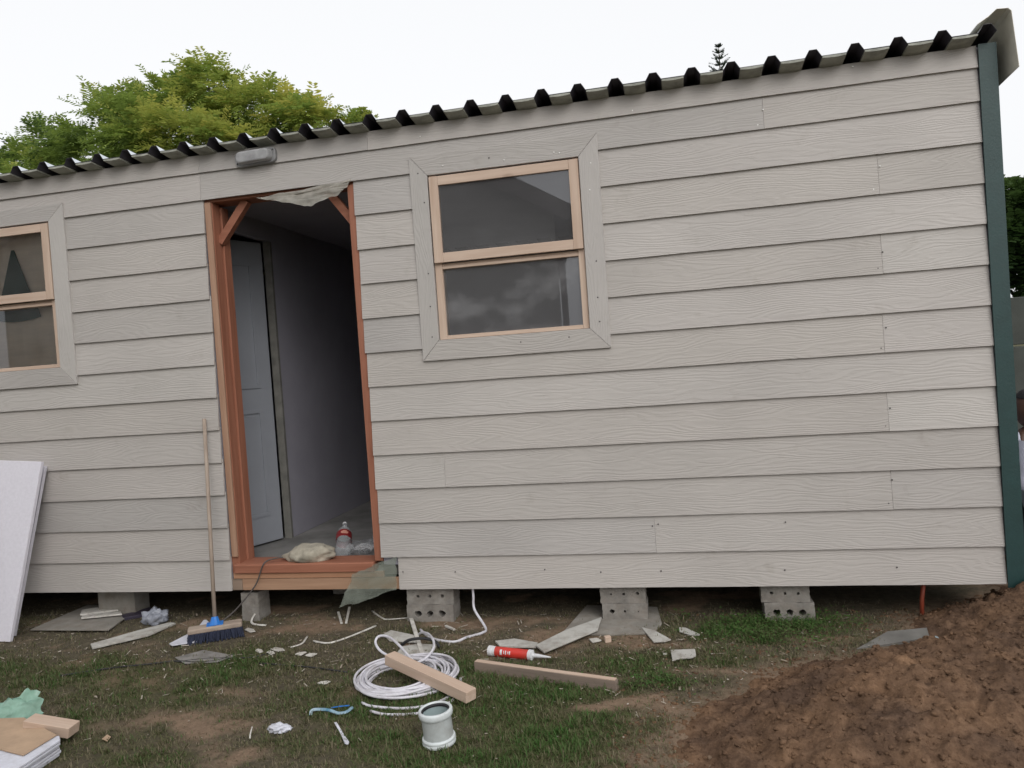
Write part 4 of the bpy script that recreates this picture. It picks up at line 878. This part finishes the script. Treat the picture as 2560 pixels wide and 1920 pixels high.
# ------------------------------------------------------------------ trees
def leaf_quads(c, d, n_leaf, flen, ll, lw, rng, droop=.35):
    """one feathery frond: rachis from c along d with paired narrow leaflets"""
    d = d/np.linalg.norm(d); up = np.array([0, 0, 1.0]); s = np.cross(d, up); s /= (np.linalg.norm(s)+1e-6); nrm = np.cross(s, d)
    out = []
    for k in range(n_leaf):
        t = (k+.5)/n_leaf; p = c+d*flen*t-up*droop*flen*t*t
        for sg in (-1, 1):
            dl = s*sg*.9+d*.55-up*.25+rng.normal(0, .18, 3); dl /= np.linalg.norm(dl); wv = np.cross(dl, nrm+rng.normal(0, .25, 3)); wv /= (np.linalg.norm(wv)+1e-6)
            L1 = ll*(1-.45*t)*rng.uniform(.8, 1.2); q = p+dl*L1*.5
            out.append((p, q+wv*lw, p+dl*L1, q-wv*lw))
    return out
def crown(blobs, nf, n_leaf, flen, ll, lw, seed, tintf):
    rng = np.random.default_rng(seed); V = []; T = []; wts = np.array([b[3]**2 for b in blobs]); wts /= wts.sum()
    for bi, (cx, cy, cz_, r, ti) in enumerate(blobs):
        ns = 9; subs = []
        for _ in range(ns):
            d = rng.normal(0, 1, 3); d /= np.linalg.norm(d)
            if d[2] < -.25: d[2] *= -1
            subs.append((np.array([cx, cy, cz_])+d*np.array([1.2, 1, .85])*r*rng.uniform(.45, .95), d, rng.normal(0, .10)))
        for _ in range(int(nf*wts[bi])):
            c0, d0, dt = subs[rng.integers(0, ns)]; d = rng.normal(0, 1, 3); d /= np.linalg.norm(d); rad = r*.36*rng.random()**.5
            c = c0+d*rad*np.array([1.2, 1.2, .55]); fd = d0*.7+d*.6+rng.normal(0, .3, 3)+np.array([0, 0, .15])
            big = rng.random() < .08; k_ = rng.uniform(.75, 1.25)
            q = leaf_quads(c, fd, n_leaf, flen*(rng.uniform(1.2, 1.7) if big else rng.uniform(.55, 1.15)), ll*k_, lw*k_, rng); V += [p for l in q for p in l]
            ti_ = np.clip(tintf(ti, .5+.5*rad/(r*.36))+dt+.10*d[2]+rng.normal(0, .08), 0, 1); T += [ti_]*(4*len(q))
    return np.array(V), np.array(T)
def tree(name, base, trunk_pts, limbs, blobs, mat, nf, n_leaf, flen, ll, lw, seed, label, cat='tree', tintf=lambda a, r: a, r0=.22):
    t = empty(name, base, label, cat); b = np.array(base)
    parts_ = [tube(spline([np.array(p)-b for p in trunk_pts], 5), np.linspace(r0, r0*.45, (len(trunk_pts)-1)*5+1), 9)]
    for l in limbs: parts_.append(tube(spline([np.array(p)-b for p in l], 5), np.linspace(r0*.42, r0*.06, (len(l)-1)*5+1), 6))
    obj('trunk', merge(*parts_), M_BARK, t, sm=True)
    V, T = crown(blobs, nf, n_leaf, flen, ll, lw, seed, tintf)
    arrmesh('crown', V-b, np.arange(len(V)).reshape(-1, 4), mat, t, {'tint': T}); return t
TY = 7.0; px2 = lambda u, v, y: PY(u, v, y)
bl = []
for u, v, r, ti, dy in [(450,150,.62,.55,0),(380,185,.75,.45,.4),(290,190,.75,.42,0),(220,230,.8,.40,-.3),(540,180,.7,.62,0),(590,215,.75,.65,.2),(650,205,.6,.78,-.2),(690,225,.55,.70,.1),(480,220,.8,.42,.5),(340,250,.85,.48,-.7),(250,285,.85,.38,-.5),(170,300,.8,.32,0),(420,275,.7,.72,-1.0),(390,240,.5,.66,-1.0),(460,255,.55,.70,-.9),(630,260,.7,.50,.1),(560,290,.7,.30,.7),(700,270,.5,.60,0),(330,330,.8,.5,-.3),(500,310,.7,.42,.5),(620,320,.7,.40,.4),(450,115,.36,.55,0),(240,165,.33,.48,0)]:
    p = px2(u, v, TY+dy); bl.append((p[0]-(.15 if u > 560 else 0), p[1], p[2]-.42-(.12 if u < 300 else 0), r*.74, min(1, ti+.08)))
tb = (-8.9, 7.2, 0)
lm = []
for u, v, dy in [(450,160,0),(300,220,0),(220,260,-.2),(600,230,.2),(690,240,0),(420,270,-.7),(520,200,.4)]:
    p = px2(u, v, TY+dy); lm.append([(-8.9, 7.2, 3.0), (-8.9+(p[0]+8.9)*.35, 7.15, 4.1), (-8.9+(p[0]+8.9)*.75, (7.2+p[1])/2, p[2]-.8), tuple(p)])
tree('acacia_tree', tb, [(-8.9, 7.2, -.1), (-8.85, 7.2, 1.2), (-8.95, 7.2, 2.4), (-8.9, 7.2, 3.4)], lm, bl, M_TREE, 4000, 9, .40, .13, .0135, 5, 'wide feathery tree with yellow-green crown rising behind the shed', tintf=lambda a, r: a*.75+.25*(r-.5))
bl = []
for u, v, r, ti, dy in [(85,235,.42,.22,0),(50,285,.65,.20,0),(110,290,.65,.22,.2),(0,300,.6,.2,0),(30,335,.6,.42,-.8),(-60,330,.9,.3,0),(120,330,.6,.25,0),(150,270,.45,.25,.3),(-20,380,.8,.3,-.3),(80,380,.7,.25,0)]:
    p = px2(u, v, 8.6+dy); bl.append((p[0], p[1], p[2]-.62, r*.75, ti+.05))
bx0 = bl[3][0]
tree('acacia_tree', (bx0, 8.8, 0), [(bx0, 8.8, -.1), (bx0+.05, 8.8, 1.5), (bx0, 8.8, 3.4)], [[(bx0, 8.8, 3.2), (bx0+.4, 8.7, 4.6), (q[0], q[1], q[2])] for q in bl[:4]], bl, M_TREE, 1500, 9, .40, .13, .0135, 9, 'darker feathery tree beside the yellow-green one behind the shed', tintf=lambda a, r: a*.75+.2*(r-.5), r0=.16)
bl = [(*px2(772, 254, 7.4), .12, .66), (*px2(786, 262, 7.4), .10, .6), (*px2(758, 264, 7.4), .12, .55), (*px2(770, 300, 7.4), .35, .5)]
p = bl[3]; tree('acacia_sapling', (p[0], 7.4, 0), [(p[0], 7.4, -.1), (p[0], 7.4, 2.0), (p[0], 7.4, p[2]-.3)], [[(p[0], 7.4, p[2]-.5), (p[0]+.05, 7.4, p[2]), (bl[0][0], bl[0][1], bl[0][2])]], bl, M_TREE, 150, 8, .20, .09, .012, 3, 'small feathery treetop just showing over the ribbed roof', r0=.07)
# norfolk pine far behind
pt = px2(1552, 97, 38); base = (pt[0], 38, 0); H = pt[2]
t = empty('pine_tree', base, 'slim dark pine with tiered branches far behind the roof', 'tree')
obj('trunk', tube([(0, 0, -.2), (0, 0, H*.5), (0, 0, H)], [.28, .16, .015], 8), M_BARK, t)
V = []; rng = np.random.default_rng(2); z = H-.12; k = 0
while z > H*.35:
    rl = min(2.6, .10+.42*(H-z)**.8)
    for j in range(5):
        a = j*2*math.pi/5+k*.6+rng.normal(0, .12); d = np.array([math.cos(a), math.sin(a), .12]); n_ = max(5, int(rl*14))
        for m_ in range(n_):
            tt = (m_+.5)/n_; p = np.array([0, 0, z])+d*rl*tt+np.array([0, 0, .28*rl*tt*tt])
            for sg in (-1, 0, 1):
                sv_ = np.array([-d[1], d[0], 0])*sg*.9+d*.5+np.array([0, 0, .75])+rng.normal(0, .2, 3); sv_ /= np.linalg.norm(sv_); ll = .17*(1-.4*tt); w_ = np.cross(sv_, d); w_ /= (np.linalg.norm(w_)+1e-6)
                V += [p-w_*.025, p+w_*.025, p+sv_*ll+w_*.012, p+sv_*ll-w_*.012]
    z -= .30+.028*(H-z); k += 1
V = np.array(V); arrmesh('crown', V, np.arange(len(V)).reshape(-1, 4), M_PINE_L, t, {'tint': rng.random(len(V)//4).repeat(4)})
# bush behind the precast wall at right
bl = []
for u, v, r, ti in [(2205,440,.22,.7),(2195,480,.28,.5),(2230,470,.35,.5),(2200,540,.36,.3),(2250,540,.5,.35),(2190,600,.36,.25),(2230,620,.5,.3),(2300,560,.6,.4),(2190,680,.4,.3)]:
    p = px2(u, v, 2.7); bl.append((p[0], p[1], p[2], r, ti))
bx0 = bl[4][0]
tree('bush', (bx0, 2.7, 0), [(bx0, 2.7, -.05), (bx0, 2.7, .7), (bx0+.03, 2.7, 1.5)], [[(bx0, 2.7, .9), (q[0], 2.7, q[2]-.15), (q[0], q[1], q[2])] for q in bl[:5]], bl, M_BUSH, 1500, 5, .14, .085, .017, 21, 'dark leafy bush growing above the precast concrete wall', 'bush', r0=.05)
# ------------------------------------------------------------------ precast slab wall right of the shed
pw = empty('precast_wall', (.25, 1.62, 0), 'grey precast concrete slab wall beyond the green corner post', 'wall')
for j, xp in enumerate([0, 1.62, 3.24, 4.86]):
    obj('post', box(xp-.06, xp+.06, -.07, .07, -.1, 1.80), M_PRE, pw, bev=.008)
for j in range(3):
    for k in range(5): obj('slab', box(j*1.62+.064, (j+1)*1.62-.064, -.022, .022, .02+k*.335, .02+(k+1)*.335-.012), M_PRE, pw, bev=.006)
# ------------------------------------------------------------------ house across the yard (mirrored in the window panes)
hx, hy = -3.05, -6.5
house = empty('house', (hx, hy, 0), 'plain rendered gable house across the yard, mirrored in the window glass', 'house', rz=math.radians(-10))
Wd, Dp, EH, SLH = 8.0, 7.0, 3.60, .57; RH = EH+SLH*Wd/2
pent = [(0, 0), (-Wd, 0), (-Wd, EH), (-Wd/2, RH), (0, EH)]
v = [(p[0], 0, p[1]) for p in pent]+[(p[0], -Dp, p[1]) for p in pent]
obj('wall', (v, [(0,1,2,3,4),(9,8,7,6,5)]+[(i, (i+1) % 5, 5+(i+1) % 5, 5+i) for i in range(5)]), M_HOUSE, house)
ov = .22; rt = obj('roof', merge(*[((lambda e, r: ([(e, .25, EH-SLH*ov+.04), (e, -Dp-.25, EH-SLH*ov+.04), (r, -Dp-.25, RH+.04), (r, .25, RH+.04), (e, .25, EH-SLH*ov+.14), (e, -Dp-.25, EH-SLH*ov+.14), (r, -Dp-.25, RH+.14), (r, .25, RH+.14)], [(0,1,2,3),(7,6,5,4),(0,4,5,1),(1,5,6,2),(2,6,7,3),(3,7,4,0)]))(*q)) for q in [(ov, -Wd/2), (-Wd-ov, -Wd/2)]]), M_HROOF, house)
for q in [(ov, -Wd/2), (-Wd-ov, -Wd/2)]:
    obj('barge_board', bar((q[0], .262, EH-SLH*ov+.0), (q[1], .262, RH+.0), .022, .20, up=(0, 0, 1)), M_HTRIM, house)
obj('gutter', box(ov-.02, ov+.10, -Dp-.25, .27, EH-SLH*ov-.05, EH-SLH*ov+.05), M_HTRIM, house, bev=.02)
obj('downpipe', tube(spline([(ov+.04, .18, EH-.22), (ov+.04, .18, EH-.40), (.10, .10, EH-.52), (.06, .06, EH-.62), (.06, .06, EH-1.6), (.06, .06, .05)], 6), .045, 10), M_HTRIM, house, sm=True)
# ------------------------------------------------------------------ person beyond the corner
def person():
    px_, py_ = .315, .42; zg = gz(px_, py_)
    root = empty('person', (px_, py_, zg), 'person in white t-shirt and dark trousers standing beyond the green corner post', 'person')
    H_ = 1.135-zg
    k = H_/1.10
    J = {'pel': (0, 0, .50), 'wst': (0, 0, .60), 'chs': (0, .005, .73), 'nb': (0, .0, .845), 'nt': (0, -.01, .90)}
    J.update(hl=(-.062, 0, .485), kl=(-.068, -.015, .27), al=(-.07, .01, .055), hr=(.062, 0, .485), kr=(.068, -.015, .27), ar=(.07, .01, .055), tl=(-.075, -.085, .022), tr=(.075, -.085, .022))
    J.update(sl=(-.105, 0, .815), el=(-.150, .0, .66), wl=(-.155, -.07, .53), pl=(-.156, -.090, .49), sr=(.105, 0, .815), er=(.150, .0, .66), wr=(.155, -.07, .53), pr=(.156, -.090, .49))
    E_ = [('pel','wst'),('wst','chs'),('chs','nb'),('nb','nt'),('pel','hl'),('hl','kl'),('kl','al'),('al','tl'),('pel','hr'),('hr','kr'),('kr','ar'),('ar','tr'),('nb','sl'),('sl','el'),('el','wl'),('wl','pl'),('nb','sr'),('sr','er'),('er','wr'),('wr','pr')]
    Rr = dict(pel=.080, wst=.075, chs=.088, nb=.045, nt=.035, hl=.062, kl=.042, al=.030, hr=.062, kr=.042, ar=.030, tl=.024, tr=.024, sl=.040, el=.029, wl=.019, pl=.020, sr=.040, er=.029, wr=.019, pr=.020)
    for s_, q in ((-1, 'pl'), (1, 'pr')):
        bx, by, bz = J[q]
        for i, (dx_, ln) in enumerate([(-.015, .040), (-.005, .046), (.005, .044), (.014, .036)]):
            J[q+f'a{i}'] = (bx+dx_*.6, by-.012+dx_*.8, bz-.026); J[q+f'b{i}'] = (bx+dx_*.7-s_*.004, by-.014+dx_, bz-.026-ln*.5); J[q+f'c{i}'] = (bx+dx_*.7-s_*.012, by-.010+dx_, bz-.026-ln)
            for x_ in 'abc': Rr[q+f'{x_}{i}'] = .0065
            E_ += [(q, q+f'a{i}'), (q+f'a{i}', q+f'b{i}'), (q+f'b{i}', q+f'c{i}')]
        J[q+'t0'] = (bx-s_*.018, by-.012, bz-.006); J[q+'t1'] = (bx-s_*.024, by-.022, bz-.03); Rr[q+'t0'] = .0085; Rr[q+'t1'] = .0065; E_ += [(q, q+'t0'), (q+'t0', q+'t1')]
    def skin(name, js, es, mat, grow=1.0, add=0.0):
        ks = list(js); me = bpy.data.meshes.new(name); me.from_pydata([tuple(c*k for c in js[q]) for q in ks], [(ks.index(a), ks.index(b)) for a, b in es], []); me.materials.append(mat)
        o_ = bpy.data.objects.new(name, me); link(o_, root); m_ = o_.modifiers.new('skin', 'SKIN'); m_.use_smooth_shade = True
        for i, q in enumerate(ks): r_ = (Rr[q]*grow+add)*k; me.skin_vertices[0].data[i].radius = (r_, r_); me.skin_vertices[0].data[i].use_root = (i == 0)
        s2 = o_.modifiers.new('sub', 'SUBSURF'); s2.levels = 1; s2.render_levels = 2; return o_
    skin('body', J, E_, M_SKIN)
    tj = {q: J[q] for q in ('pel', 'wst', 'chs', 'nb', 'sl', 'sr')}; tj['el_'] = tuple(np.array(J['sl'])*.12+np.array(J['el'])*.88); tj['er_'] = tuple(np.array(J['sr'])*.12+np.array(J['er'])*.88); tj['sl2'] = tuple(np.array(J['sl'])*.5+np.array(J['el'])*.5); tj['sr2'] = tuple(np.array(J['sr'])*.5+np.array(J['er'])*.5)
    tj['pelt'] = (0, 0, .515); tj['wstt'] = (0, 0, .61); Rr['pelt'] = .110; Rr['wstt'] = .096; del tj['pel'], tj['wst']
    for q in ('el_', 'er_'): Rr[q] = .040
    for q in ('sl2', 'sr2'): Rr[q] = .040
    skin('tshirt', tj, [('pelt','wstt'),('wstt','chs'),('chs','nb'),('nb','sl'),('sl','sl2'),('sl2','el_'),('nb','sr'),('sr','sr2'),('sr2','er_')], M_TEE, 1.0, .011)
    lj = {q: J[q] for q in ('pel', 'hl', 'kl', 'al', 'hr', 'kr', 'ar')}; skin('trousers', lj, [('pel','hl'),('hl','kl'),('kl','al'),('pel','hr'),('hr','kr'),('kr','ar')], M_TROU, 1.0, .009)
    # head with face
    bm = bmesh.new(); bmesh.ops.create_uvsphere(bm, u_segments=28, v_segments=20, radius=1)
    for v in bm.verts:
        p = v.co; x_, y_, z_ = p.x*.078, p.y*.092, p.z*.108
        if p.z < 0: x_ *= 1-.22*p.z*p.z; y_ *= 1-.10*p.z*p.z
        if p.y < 0:
            d = math.exp(-(p.x/.16)**2-((p.z+.12)/.20)**2); y_ -= .018*d
            for ex in (-.36, .36): y_ += .009*math.exp(-((p.x-ex)/.17)**2-((p.z-.10)/.12)**2)
            y_ -= .006*math.exp(-(p.x/.28)**2-((p.z+.45)/.12)**2)
        v.co = (x_*k, y_*k, z_*k)
    me = bpy.data.meshes.new('head'); bm.to_mesh(me); bm.free(); me.materials.append(M_SKIN); smooth(me)
    h_ = bpy.data.objects.new('head', me); h_.location = (0, -.012*k, .992*k); h_.rotation_euler = (math.radians(4), 0, math.radians(-12)); link(h_, root)
    for s_ in (-1, 1):
        v_, f_ = lathe([(.001, -.006), (.007, -.004), (.009, 0), (.007, .004), (.001, .006)], 10)
        obj('eye', ([(p[0]*k+s_*.028*k, p[2]*.7*k-.080*k, p[1]*.5*k+.010*k) for p in v_], f_), plain('eye_white', (.35, .33, .31), .4), h_, sm=True)
        obj('pupil', ([(p[0]*.4*k+s_*.028*k, p[2]*.4*k-.0845*k, p[1]*.4*k+.010*k) for p in v_], f_), M_HAIR, h_, sm=True)
        obj('ear', ([(p[2]*.9*k+s_*.079*k, p[0]*1.7*k+.008*k, p[1]*2.4*k-.004*k) for p in v_], f_), M_SKIN, h_, sm=True)
    v_, f_ = lathe([(.001, -.003), (.018, 0), (.001, .003)], 12); obj('mouth', ([(p[0]*k, p[2]*k-.0905*k, p[1]*.28*k-.050*k) for p in v_], f_), plain('lips', (.10, .035, .03), .5), h_, sm=True)
    bm = bmesh.new(); bmesh.ops.create_uvsphere(bm, u_segments=28, v_segments=20, radius=1)
    for v in bm.verts: p = v.co; j_ = 1+.02*mnoise.noise(p*9); v.co = (p.x*.083*k*j_, p.y*.097*k*j_, p.z*.113*k*j_)
    bmesh.ops.delete(bm, geom=[v for v in bm.verts if v.co.z < (.052*k if v.co.y < -.01 else .052*k-(v.co.y+.01)*1.15)], context='VERTS')
    me = bpy.data.meshes.new('hair'); bm.to_mesh(me); bm.free(); me.materials.append(M_HAIR); smooth(me); r_ = bpy.data.objects.new('hair', me); link(r_, h_)
    for s_, q in ((-1, 'al'), (1, 'ar')):
        a_ = J[q]; obj('shoe', tube([(a_[0]*k, (a_[1]+.025)*k, .028*k), (a_[0]*k, (a_[1]-.03)*k, .028*k), (a_[0]*k, (a_[1]-.095)*k, .022*k)], [.030*k, .034*k, .026*k], 10, .8), M_TROU, root, sm=True)
person()
